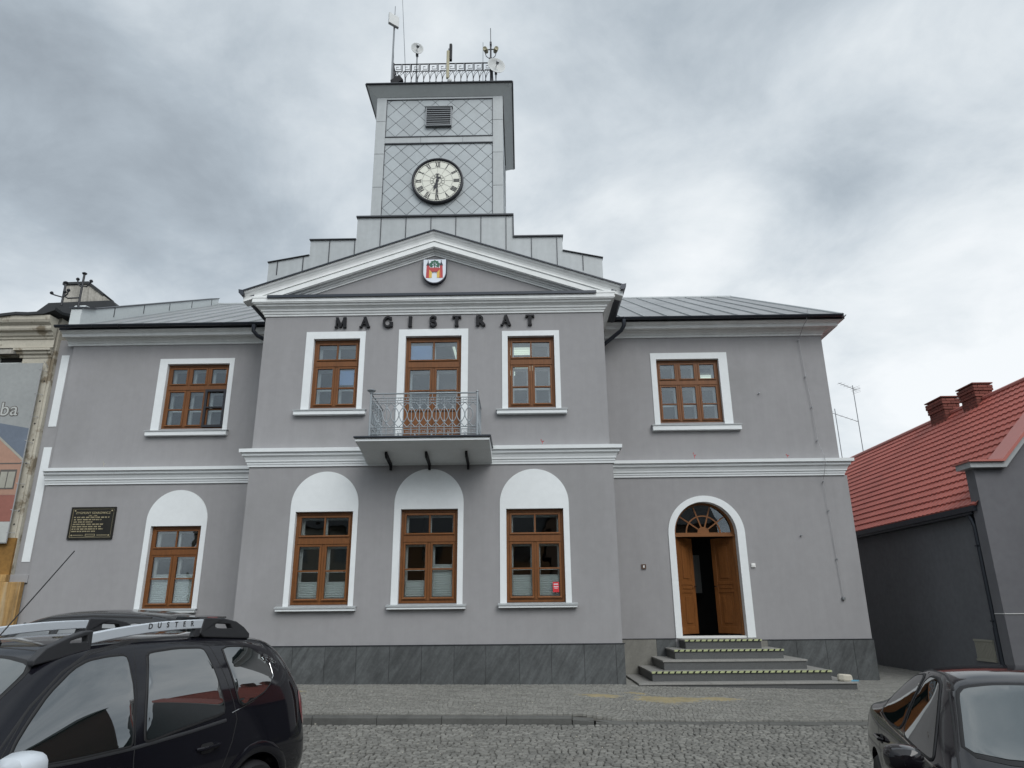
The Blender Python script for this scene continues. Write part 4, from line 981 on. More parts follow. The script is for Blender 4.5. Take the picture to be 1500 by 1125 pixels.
for i,(a,c) in enumerate(((.07,.90),(.08,.70),(.08,.50),(.07,.76),(.06,.72),(.06,.76),(.06,.62))): words(pz1-.245-i*.052,px0+.02+a*.9,px0+.02+c*1.0,.028)
b.box(px0+.12,px0+.36,yp-.004,yp,pz0+.085,pz0+.095); b.box(px1-.36,px1-.12,yp-.004,yp,pz0+.085,pz0+.095); ring(b,px0+.40,px1-.40,pz0+.065,pz0+.115,.008,yp-.004,yp+.001)
b.build('small_lettering','gold',PQ)
text_mesh('ZYGMUNT SZAROWICZ',.068,'gold',PQ,(-9.73,yp-.004,3.935),FRONT,'lettering',.003,1.08); text_mesh('1907 - 1984',.036,'gold',PQ,(-9.73,yp-.004,3.872),FRONT,'lettering',.003,1.1)
b=MB()
for x in (px0+.09,px1-.09):
    for z in (pz0+.085,pz1-.085): b.lathe((x,yp,z),(0,-1,0),[(0,.012),(.014,.009),(.018,0)],10)
b.build('screw','gold',PQ,smooth=True)

# small fixings on the front ---------------------------------------------------
b=MB(); ring(b,2.59,2.69,2.585,2.685,.02,W-.03,W); b.box(2.606,2.674,W-.018,W,2.601,2.669); o=thing(b,'door_bell','brownbox',(2.64,W,2.63),'small brown door bell box left of the entrance door','door bell')
b=MB(); b.box(2.625,2.655,W-.034,W-.018,2.61,2.66); b.build('button','whitep',o)
b=MB(); b.box(4.985,5.075,W-.035,W,2.595,2.68); b.lathe((5.03,W-.035,2.637),(0,-1,0),[(.03,0),(.03,.006),(0,.008)],12); thing(b,'wall_box','whitep',(5.03,W,2.64),'small white plastic wall box right of the entrance door','wall box',bevel=.006)
ST_=root('window_sticker',(.68,.1,2.15),'red rectangular sticker with white markings in the lower corner of the right arched window','sticker')
b=MB(); b.box(.565,.685,.104,.106,2.08,2.27); b.build('panel','red',ST_)
b=MB(); 
for k in range(4): b.box(.585+k*.022,.600+k*.022,.1025,.104,2.215,2.24)
b.box(.58,.672,.1025,.104,2.175,2.188); b.box(.592,.66,.1025,.104,2.15,2.158); b.build('marking','arm_white',ST_)
# lightning cable down the right wing
def Yp(px,py,y):
    d=fw+rt*((px-750)/1028.25)+up*((562.5-py)/1028.25); t=(y+14)/d.y; return (0+d.x*t,y,1.8+d.z*t)
cb=root('lightning_cable',(7.0,W,2.0),'thin grey lightning conductor cable running down the right wing','cable')
pts=[(6.79,W-.56,8.45),(6.76,W-.50,8.2),(6.73,W-.36,8.13),(6.70,W-.06,7.9),(6.715,W-.05,7.55),(6.74,W-.05,6.95),(6.79,W-.05,6.2),(6.80,W-.07,5.35),(6.82,W-.25,5.02),(6.82,W-.26,4.85),(6.80,W-.08,4.5)]
b=MB(); b.tube(pts,.006,5); b.tube([(6.80,W-.08,4.5),(6.815,W-.04,4.0),(6.845,W-.04,3.25)],.004,5); b.build('wire','cable',cb)
b=MB(); b.tube([(6.845,W-.04,3.25),(6.86,W-.04,2.6),(6.88,W-.04,1.95)],.006,6); b.build('wire','cable',cb)
b=MB()
for x,z in ((6.70,7.88),(6.74,6.95),(6.79,6.2),(6.80,5.4),(6.80,4.45),(6.825,3.8),(6.855,2.75)): b.tube([(x,W,z),(x,W-.055,z)],.008,6); b.box(x-.016,x+.016,W-.06,W-.045,z-.014,z+.014)
b.build('clip','pole',cb)
b=MB(); b.lathe((6.88,W-.03,1.93),(0,-1,0),[(0,.03),(.035,.028),(.038,0),(.038,-.03)],12); b.build('junction','pole',cb)
# leftover wall studs and red weeds on the belt ledge
for x,z,l in ((6.15,3.26,'small metal stud in the wall right of the entrance'),(5.6,6.55,'faint round patch stud on the right wing upper wall')):
    b=MB(); b.tube([(x,W,z),(x,W-.04,z+.01)],.012,6); b.lathe((x,W-.04,z+.01),(0,-1,0),[(.02,0),(.018,.012),(0,.014)],8); thing(b,'wall_stud','pole',(x,W,z),l,'stud')
for x,y,z,h,l in ((3.93,W-.16,5.0,.12,'red sprout on the belt ledge under the right wing window'),(6.03,W-.16,5.0,.06,'tiny red sprout on the belt ledge at the right end'),(-9.6,W-.16,4.98,.10,'pale sprout on the belt ledge above the bronze plaque'),(.42,-.16,4.95,.07,'small red sprout on the belt ledge right of the balcony')):
    b=MB(); b.tube([(x,y,z-.01),(x-.01,y,z+h*.6),(x-.025,y-.01,z+h)],.004,4); b.tube([(x,y,z+h*.3),(x+.02,y,z+h*.6)],.003,4)
    for q in ((x-.025,z+h),(x+.02,z+h*.6),(x-.006,z+h*.5)): b.prism([(q[0]-.012,y,q[1]),(q[0],y-.01,q[1]+.012),(q[0]+.014,y,q[1]+.002)],(0,.003,-.006))
    thing(b,'sprout','red' if x>-5 else 'stone',(x,y,z),l,'plant')
# stone block with a blue scrap on the lowest step
b=MB(); k=MB(); cx_,cy_,cz_=5.93,.14,.453
b.lathe((cx_,cy_,cz_),(0,0,1),[(0,0),(.115,.0),(.13,.03),(.125,.10),(.10,.125),(0,.13)],9)
b.v=[(lerp(cx_,x,1.1),lerp(cy_,y,.8),z+.012*math.sin(9*x+5*y)) for x,y,z in b.v]
thing(b,'stone_block','stone',(cx_,cy_,cz_),'rough pale stone block lying at the right end of the lowest step','stone',bevel=.012)
b=MB(); rn=random.Random(2)
for i in range(7): x=6.0+i*.018; b.prism([(x,.05,.456),(x+.03,.03+.01*rn.random(),.458),(x+.035,.08,.47+.02*rn.random()),(x+.01,.10,.46)],(0,0,.003))
thing(b,'plastic_scrap','bluep',(6.05,.06,.455),'scrap of blue plastic tucked beside the pale stone block','scrap')

# antennas on the tower ----------------------------------------------------------
zt=13.86
def pole(b,x,y,z0,z1,r=.02,n=8): b.tube([(x,y,z0),(x,y,z1)],r,n)
A=root('panel_antenna',(-3.08,.14,zt),'tall pole with a flat white panel antenna at the left railing corner','antenna')
b=MB(); pole(b,-3.08,.14,zt,15.95,.022); pole(b,-3.08,.14,15.9,16.5,.009); b.tube([(-3.08,.14,15.6),(-3.02,.14,14.0)],.004,4); b.build('mast','pole',A)
b=MB(); b.obox((-3.09,.08,15.98),(.12,.05,-.045),(.016,-.04,0),(0.0,0.0,.16)); b.build('panel','dish',A,bevel=.01)
A=root('wire_aerial',(-2.78,1.5,zt),'thin wire aerial rising out of the photo behind the tower railing','antenna')
b=MB(); b.tube([(-2.96,1.5,zt),(-3.0,1.5,15.5),(-3.28,1.5,19.5)],.009,5,rr=[.011,.010,.006]); b.tube([(-2.96,1.5,zt),(-2.96,1.5,14.3)],.02,6); b.build('rod','pole',A)
def dish(name,x,y,z,r,dirv,label,h0):
    A=root(name,(x,y,h0),label,'satellite dish','dishes on the tower'); d=Vector(dirv).normalized(); b=MB(); pr=[(0,-.0)]+[(r*t,.28*r*t*t) for t in (.3,.55,.8,1)]+[(r*1.02,.28*r),(r,.26*r-.012)]+[(r*t,.28*r*t*t-.016) for t in (.8,.55,.3)]+[(0,-.016)]
    c=Vector((x,y,z)); b.lathe(c,d,pr,28); o=b.build('reflector','dish',A,smooth=True)
    b=MB(); lo=c-Vector((0,0,r*.9)); b.tube([c,c+d*r*.55],.008,5); b.lathe(c+d*r*.5,d,[(0,0),(.035,.0),(.04,.05),(.03,.09),(0,.09)],10); b.build('feed','pole',A)
    b=MB(); b.tube([(x,y+.06,h0),(x,y+.06,z-.05),tuple(c-d*.02)],.018,8); b.box(x-.03,x+.03,y+.02,y+.09,z-.16,z-.08); b.build('mast','pole',A); return A
dish('satellite_dish',-2.50,.24,15.22,.155,(.32,-.9,-.02),'small round dish on its own pole near the left of the tower railing',zt)
dish('satellite_dish',-.51,.10,14.50,.22,(.30,-.9,.05),'large round dish fixed at the right corner of the tower railing',zt)
A=root('stick_antenna',(-1.66,.12,zt),'upright beige and black sector antenna at the middle of the tower railing','antenna')
b=MB(); pole(b,-1.68,.12,zt,15.1,.02); b.build('mast','pole',A)
b=MB(); b.box(-1.725,-1.655,.03,.10,14.15,14.98); b.build('beige_panel','dishy',A,bevel=.015)
b=MB(); b.box(-1.665,-1.595,.06,.15,14.72,15.22); b.build('black_panel','black',A,bevel=.02)
b=MB(); b.lathe((-1.64,.05,14.08),(0,-1,0),[(0,.05),(.05,.03),(.055,0),(0,-.02)],12); b.build('knob','dish',A)
A=root('whip_antenna',(-.84,.3,zt),'thin whip antenna left of the camera mast on the tower','antenna')
b=MB(); b.tube([(-.84,.3,zt),(-.84,.3,15.45)],.007,5); b.build('rod','pole',A)
A=root('siren_mast',(-.62,.2,zt),'dark mast with two beige cameras and a whip at the right railing corner','mast')
b=MB(); pole(b,-.64,.2,zt,15.35,.022); b.tube([(-.64,.2,15.3),(-.645,.2,15.80)],.009,5); b.tube([(-.76,.2,15.12),(-.52,.2,15.14)],.014,6); b.tube([(-.78,.18,15.02),(-.75,.18,14.9),(-.64,.2,14.82),(-.53,.18,14.9),(-.50,.18,15.02)],.010,5); b.box(-.68,-.60,.16,.24,14.7,14.85); b.box(-.665,-.615,.16,.24,15.26,15.34); b.build('mast','blackm',A)
for s_ in (-1,1):
    b=MB(); b.lathe((-.64+s_*.125,.20,15.11),(s_*.25,-1,-.25),[(0,-.09),(.045,-.085),(.055,-.02),(.055,.08),(.05,.1),(0,.085)],14); b.build('camera','dishy',A,smooth=True)
A=root('floodlight',(-2.95,.1,13.95),'black floodlight leaning inside the left end of the tower railing','floodlight')
b=MB(); b.obox((-2.93,.06,14.10),(.11,0,.08),(0,.05,0),(-.05,0,.07)); b.build('housing','black',A,bevel=.01); b=MB(); b.tube([(-2.93,.1,14.1),(-2.93,.12,13.86)],.015,6); b.build('stand','black',A)

# ================================================================== OLD HOUSE ON THE LEFT
OH=root('old_house',(-14,3,.4),'neglected cream house with peeling plaster and ochre base left of the town hall','house')
b=MB()
b.plate(rect(-20,-11.36,2.60,8.75),[rect(-14.2,-12.12,6.0,7.78)],XZ(W),0,.4); b.box(-20,-11.37,W+.41,13,0,8.7); b.build('wall','cream',OH)
b=MB(); b.box(-12.12,-11.42,W-.03,W-.001,3.40,7.70); b.box(-20,-12.12,W-.015,W-.001,3.40,5.8); b.build('pilaster','cream',OH,bevel=.012)
b=MB(); b.sweep([(-12.16,W-.001),(-12.16,W-.03),(-11.40,W-.03)],[(0,7.70),(.02,7.70),(.03,7.76),(.08,7.79),(.09,7.84),(.14,7.86),(.14,7.91),(0,7.93)]); b.build('capital','cream',OH)
b=MB(); b.sweep([(-20,W-.09),(-11.37,W-.09)],[(0,7.94),(.02,7.94),(.02,8.14),(.05,8.16),(.06,8.20),(.10,8.23),(.13,8.30),(.20,8.33),(.22,8.37),(.22,8.44),(.30,8.50),(.33,8.56),(.34,8.66),(0,8.68)]); b.build('cornice','cream',OH)
b=MB(); b.sweep([(-20,W-.0),(-12.14,W-.0)],[(0,7.94),(.08,7.94),(.09,7.80),(.0,7.80)]); b.build('frieze','creamd',OH)
b=MB(); b.box(-14.2,-12.13,W+.18,W+.22,6.0,7.78); wo_=b.build('window','dark',OH); b=MB(); b.box(-12.86,-12.80,W+.13,W+.178,6,7.77); b.box(-13.6,-12.13,W+.12,W+.179,7.60,7.64); b.build('window_frame','inner',wo_)
b=MB(); b.box(-20,-11.37,W-.06,W+.1,2.60,3.395); b.build('ochre_band','ochred',OH); b=MB(); b.box(-20,-11.00,W-.14,W-.022,0,2.44); b.box(-20,-11.37,W-.14,W+.2,2.44,2.60); b.build('base','ochre',OH,bevel=.01)
b=MB(); xs_=[-20,-14,-13.4,-13,-12.6,-12.2,-11.9,-11.5,-11.25]; zs_=[8.62,8.64,8.64,8.62,8.63,8.64,8.66,8.70,8.76]
for (x0,z0),(x1,z1) in zip(zip(xs_,zs_),zip(xs_[1:],zs_[1:])): b.prism([(x0,W-.47,z0),(x1,W-.47,z1),(x1,W-.47,z1+.07),(x0,W-.47,z0+.07)],(0,.3,0)); b.prism([(x0,W-.17,z0),(x1,W-.17,z1),(x1,4.2,z1+.6),(x0,4.2,z0+.6)],(0,0,.07)); b.prism([(x0,4.2,z0+.6),(x1,4.2,z1+.6),(x1,13,z0+.9),(x0,13,z0+.9)],(0,0,.07))
b.v=[(x,y,z+.03*math.sin(x*5)*(1 if y<W else .4)) for x,y,z in b.v]
b.build('roof','felt',OH)
b=MB(); b.prism([(-12.86,3.9,9.0),(-12.86,3.9,10.62),(-12.22,3.9,10.64),(-11.30,3.9,9.98),(-11.0,3.9,9.7),(-11.0,3.9,9.0)],(0,.45,0)); ch=b.build('chimney','creamd',OH,bevel=.01)
b=MB(); b.prism([(-12.93,3.86,10.63),(-12.93,3.86,10.70),(-12.20,3.86,10.72),(-11.7,3.86,10.33),(-11.72,3.86,10.28),(-12.22,3.86,10.645)],(0,.53,0)); b.build('chimney_cap','felt',ch)
b=MB(); b.prism([(-13.4,3.5,9.5),(-12.95,3.5,9.9),(-11.2,3.5,9.95),(-10.87,3.5,9.6),(-10.87,3.5,9.0),(-13.4,3.5,9.0)],(0,.39,0)); b.build('roof_upstand','felt',OH)
# holes left by anchors, flaked corner
b=MB(); rn=random.Random(9)
for z in (7.1,6.6,6.05,5.65,5.1,4.55,4.0,3.7): x=-11.47+rn.uniform(-.03,.03); b.lathe((x,W-.03,z),(0,-1,0),[(0,.004),(.022,.003),(.026,-.01)],7)
b.build('anchor_hole','dark',OH)
# banner
BN=root('banner',(-12.6,W-.12,5.4),'large printed banner with a gabled house picture and white letters on the old house','banner')
bx0,bx1,bz0,bz1=-15.2,-11.49,3.27,7.52; yb_=W-.16
b=MB(); b.box(bx0,bx1,yb_,yb_+.01,bz0,bz1); b.build('cloth','ban_sky',BN)
def bp_(name,m,pts,k): 
    b=MB(); b.plate(pts,[],XZ(yb_-.002*k),0,.0015); b.build(name,m,BN)
bp_('print_sky','ban_blue',[(bx0+.01,4.6),(bx1-.01,4.6),(bx1-.01,5.9),(-12.3,6.05),(bx0+.01,6.4)],1)
bp_('print_house','ban_wall',[(bx0+.01,4.35),(bx1-.02,4.35),(bx1-.02,5.15),(-12.15,5.66),(-13.5,6.8),(bx0+.01,6.8)],2)
bp_('print_brick','ban_brick',[(bx0+.01,3.75),(bx1-.02,3.75),(bx1-.02,4.345),(bx0+.01,4.345)],3)
bp_('print_roof_line','ban_win',[(bx1-.02,5.13),(bx1-.02,5.19),(-12.15,5.71),(-13.5,6.86),(-13.5,6.8),(-12.15,5.65)],4)
bp_('print_band','ban_white',[(bx0+.01,bz0+.02),(bx1-.02,bz0+.02),(bx1-.02,3.745),(bx0+.01,3.745)],4)
bp_('print_cornice','ban_line',[(bx0+.01,5.06),(bx1-.03,5.06),(bx1-.03,5.085),(bx0+.01,5.085)],5)
bp_('print_window_trim','ban_line',rect(-11.97,-11.58,4.48,4.93),5); bp_('print_window','ban_win',rect(-11.94,-11.61,4.51,4.88),6); bp_('print_window_bar','ban_line',rect(-11.79,-11.77,4.51,4.88),7)
text_mesh('ba',.46,'ban_line',BN,(-12.07,yb_-.004,6.36),FRONT,'letters_outline',.002,1.05,offset=.018); text_mesh('ba',.46,'ban_white',BN,(-12.07,yb_-.008,6.36),FRONT,'letters',.002,1.05)
b=MB()
for z in (6.75,6.2,5.6,5.1,4.6,4.0,3.5,7.35): b.tube([(bx1-.02,yb_-.005,z),(bx1+.06,W-.035,z+rn.uniform(-.03,.03))],.006,4); b.tube([(bx1-.06,yb_-.004,z+.02),(bx1-.02,yb_-.008,z)],.008,4)
b.tube([(bx1-.015,yb_-.004,bz0),(bx1-.015,yb_-.004,bz1)],.007,4); b.tube([(bx1,yb_,7.58),(-11.44,W-.035,7.45)],.006,4); b.build('lacing','cable',BN)
# old insulator brackets
def bracket(name,x,y,z0,z1,arms,label):
    A=root(name,(x,y,z0),label,'bracket'); b=MB(); b.tube([(x,y,z0),(x,y,z1)],.026,7); b.lathe((x,y,z1),(0,0,1),[(.02,-.03),(.055,0),(.06,.02),(.03,.04),(0,.045)],10); b.build('post','blackm',A)
    for p in arms:
        b=MB(); b.tube(p,.018,6); e_=p[-1]; b.lathe((e_[0],e_[1],e_[2]),(0,0,1),[(.015,-.01),(.035,.0),(.045,.03),(.025,.06),(0,.065)],8); b.build('arm','blackm',A)
bracket('insulator_bracket',-10.72,1.5,8.85,9.74,[[(-10.72,1.5,9.1),(-11.0,1.48,9.08),(-11.1,1.47,9.14),(-11.1,1.47,9.22)],[(-10.72,1.5,9.38),(-10.82,1.48,9.46),(-10.84,1.47,9.56)],[(-10.72,1.5,9.42),(-10.6,1.48,9.38),(-10.5,1.47,9.5)]],'dark iron post with curled insulator arms at the left end of the eaves')
bracket('insulator_bracket',-11.14,1.5,8.9,9.50,[[(-11.14,1.5,9.12),(-11.3,1.48,9.16),(-11.42,1.47,9.20)],[(-11.14,1.5,9.12),(-11.05,1.5,9.2),(-11.04,1.5,9.28)]],'shorter leaning iron post with one long arm over the old house roof edge')

# ================================================================== HOUSE ON THE RIGHT
RH=root('red_roofed_house',(12.2,6,.2),'grey rendered house with a steep red tiled roof right of the town hall','house')
ex,ez,rx_,rz_=9.18,3.70,12.25,6.93; sl2=(rz_-ez)/(rx_-ex)
b=MB(); b.box(9.35,15.0,.42,16,-.1,3.62); b.prism([(9.5,.6,3.62),(15,.6,3.62),(12.25,.6,6.7)],(0,15,0)); b.build('wall','stucco_b',RH)
b=MB(); zg=lambda x: ez+(x-ex)*sl2
pg=[(9.20,-.1),(15.3,-.1),(15.3,zg(9.2)),(rx_,rz_+.02),(9.85,4.46),(9.78,4.42),(9.20,4.42)]
b.plate(pg,[],XZ(.30),0,.29); GB=b.build('gable_wall','stucco_c',RH)
b=MB(); v0=Vector((9.80,0,4.42)); 
b.prism([(9.06,.16,4.42),(9.78,.16,4.42),(rx_,.16,7.06),(rx_,.16,7.14),(9.74,.16,4.53),(9.06,.16,4.53)],(0,.5,0)); b.build('verge_soffit','sheet',RH)
b=MB(); b.prism([(9.02,.10,4.532),(9.74,.10,4.532),(rx_,.10,7.142),(rx_,.10,7.19),(9.70,.10,4.575),(9.02,.10,4.56)],(0,.62,0)); b.build('verge_flashing','rflash',RH)
# tiled roof slope as stepped, waved sheet
tl=MB(); rows=18; ny=int((16-.2)/.0225)
def rpt(s,yy,h):
    t=s; nx,nz=-math.sin(math.atan(sl2)),math.cos(math.atan(sl2)); return (lerp(ex,rx_,t)+nx*h,yy,lerp(ez,rz_,t)+nz*h)
ys_=[.35+i*.0225 for i in range(ny)]
for r in range(rows):
    t0,t1=r/rows,(r+1)/rows
    A0=[];A1=[];A2=[]
    for yy in ys_:
        wv=.020*(.5+.5*math.cos(2*math.pi*yy/.18))**.7
        A0.append(tl.pt(rpt(t0-.004,yy,wv-.0))); A1.append(tl.pt(rpt(t0,yy,wv+.034))); A2.append(tl.pt(rpt(t1+.002,yy,wv+.002)))
    for i in range(len(ys_)-1):
        tl.face((A0[i],A0[i+1],A1[i+1],A1[i])); tl.face((A1[i],A1[i+1],A2[i+1],A2[i]))
ro_=tl.build('roof','rtile',RH,smooth=True,angle=50)
b=MB(); b.prism([(15.4,.34,ez-.1),(rx_,.34,rz_),(rx_,.34,rz_-.06),(15.3,.34,ez-.2)],(0,15.8,0)); b.tube([(rx_,.25,rz_+.035),(rx_,16.1,rz_+.035)],.07,8); b.prism([(ex,.60,ez-.03),(rx_,.60,rz_-.03),(rx_,.60,rz_-.08),(ex,.60,ez-.08)],(0,15.8,0)); b.build('ridge','rflash',ro_)
b=MB(); b.box(ex-.05,ex+.02,.45,16,ez-.11,ez+.0); b.box(ex-.02,9.36,.595,16,ez-.16,ez-.115); b.build('eaves_board','gutter',RH)
b=MB(); b.tube([(9.22,.85,3.62),(9.26,.78,3.45),(9.27,.74,3.3),(9.27,.74,.9),(9.27,.74,.15)],.055,10); b.tube([(9.27,.74,1.35),(9.27,.74,.15)],.066,10); b.box(9.2,9.345,.70,.78,1.45,1.48); b.box(9.2,9.345,.70,.78,2.9,2.93); b.build('downpipe','gutter',RH)
b=MB()
for k in range(12): b.box(9.325,9.345,1.05+k*.05,1.085+k*.05,.72,1.06)
b.box(9.318,9.349,1.02,1.66,1.06,1.10); b.box(9.318,9.349,1.02,1.66,.68,.72); b.box(9.335,9.348,1.03,1.65,.72,1.06); b.build('vent_grille','grille',RH)
b=MB(); b.box(9.19,9.2,.31,.58,1.60,1.615); b.box(9.2,10.2,.286,.30,1.60,1.612); b.build('cable_line','whitep',RH)
def chimney(y0,y1,x0,x1,zb,zt_):
    b=MB(); b.box(x0+.006,x1-.006,y0+.006,y1-.006,zb,zt_); o=b.build('chimney','mortar',RH)
    k=MB(); h=.078; n=int((zt_-zb)/h)
    for r in range(n):
        z=zb+r*h; g=.006; off=.125 if r%2 else 0; pr=0 if r<n-4 else (.025 if r<n-2 else .05)
        for (a0,a1,ax) in ((x0-pr,x1+pr,'x'),(y0-pr,y1+pr,'y')):
            a=a0-off
            while a<a1:
                s_,e_=max(a,a0),min(a+.25,a1)
                if e_-s_>.03:
                    if ax=='x': k.box(s_+g,e_-g,y0-.004-pr,y0+.03,z+g,z+h-g)
                    else: k.box(x0-.004-pr,x0+.03,s_+g,e_-g,z+g,z+h-g); k.box(x1-.03,x1+.004+pr,s_+g,e_-g,z+g,z+h-g)
                a+=.25
    k.build('brickwork','brick',o); c=MB(); c.box(x0-.06,x1+.06,y0-.06,y1+.06,zt_,zt_+.03); c.build('chimney_cap','brick',o)
chimney(5.47,6.22,12.05,12.47,6.3,7.43); chimney(4.02,4.66,12.05,12.47,6.4,7.37)
# TV antennas on the far roof edge
def yagi(name,x,y,z0,z1,bz,bl,dirs,label):
    A=root(name,(x,y,z0),label,'tv antenna'); b=MB(); b.tube([(x,y,z0),(x,y,z1)],.016,6); b.build('mast','pole',A)
    b=MB(); d=Vector(dirs).normalized(); c=Vector((x,y,bz)); s_=d.cross(Vector((0,0,1))).normalized()
    b.tube([c-d*bl*.2,c+d*bl*.8],.011,5)
    for k in range(6): q=c+d*(bl*(-.15+.18*k)); ln=.12 if k else .22; b.tube([q-s_*ln,q+s_*ln],.005,4)
    q=c-d*bl*.18; 
    for t in (-.12,-.06,0,.06,.12): b.tube([q+Vector((0,0,t))-s_*.2,q+Vector((0,0,t))+s_*.2],.004,4)
    b.build('boom','pole',A)
yagi('tv_antenna',13.27,13,6.2,10.16,10.02,.95,(-1,-.45,.22),'taller tv antenna on a thin mast behind the red roof end')
yagi('tv_antenna',12.42,13,5.6,9.20,8.98,1.1,(1,-.1,-.42),'shorter tv antenna mast close to the town hall corner')

# ================================================================== HOUSES ACROSS THE STREET (seen in reflections)
def row_house(x0,x1,h,m,label):
    H_=root('street_house',((x0+x1)/2,-38,0),label,'house'); y=-34
    b=MB(); ws=[]; n=int((x1-x0)/2.6)
    for fl_ in range(2):
        for k in range(n): xa=x0+(k+.5)*(x1-x0)/n; ws.append(rect(xa-.55,xa+.55,1.2+fl_*3.4,2.9+fl_*3.4))
    b.plate(rect(x0,x1,0,h),ws,lambda u,v,d:(u,y-d,v),0,.3); b.box(x0+.01,x1-.01,y-9,y-.31,0,h); b.build('wall',m,H_)
    r=MB(); r.prism([(x0-.1,y+.4,h),(x0-.1,y-4.5,h+3.2),(x0-.1,y-9.4,h)],(x1-x0+.2,0,0)); r.build('roof','felt',H_)
    for p in ws: g_=MB(); g_.box(p[0][0],p[1][0],y-.18,y-.16,p[0][1],p[2][1]); g_.build('window','glass2',H_)
row_house(-24,-11,7.2,'far3','cream two-storey house across the street, seen only in reflections')
row_house(-10.8,1.5,6.4,'far1','ochre two-storey house across the street, seen only in reflections')
row_house(1.7,14,7.6,'far2','brown two-storey house across the street, seen only in reflections')

def side_house(y0,y1,h,m,label):                                      # east side of the square, beyond the right edge of the photo
    H_=root('street_house',(17.5,(y0+y1)/2,0),label,'house'); b=MB(); ws=[]; n=max(2,int((y1-y0)/2.8))
    for fl_ in range(2):
        for k in range(n): a=y0+(k+.5)*(y1-y0)/n; ws.append(rect(a-.5,a+.5,1.2+fl_*3,2.8+fl_*3))
    b.plate(rect(y0,y1,0,h),ws,lambda u,v,d:(14+d,u,v),0,.3); b.box(14.31,21,y0+.01,y1-.01,0,h); b.build('wall',m,H_)
    r=MB(); r.prism([(13.7,y0,h),(17.5,y0,h+2.4),(21.3,y0,h)],(0,y1-y0,0)); r.build('roof','felt',H_)
    for p in ws: g_=MB(); g_.box(14.16,14.18,p[0][0],p[1][0],p[0][1],p[2][1]); g_.build('window','glass2',H_)
side_house(-12.5,-6.2,7.6,'far2','brown two-storey house right of the square, seen only in reflections')
side_house(-6.1,-.35,8.6,'far4','dark brick house right of the square, seen only in reflections')
side_house(-20,-12.6,8.2,'far1','ochre house at the right corner of the square, seen only in reflections')

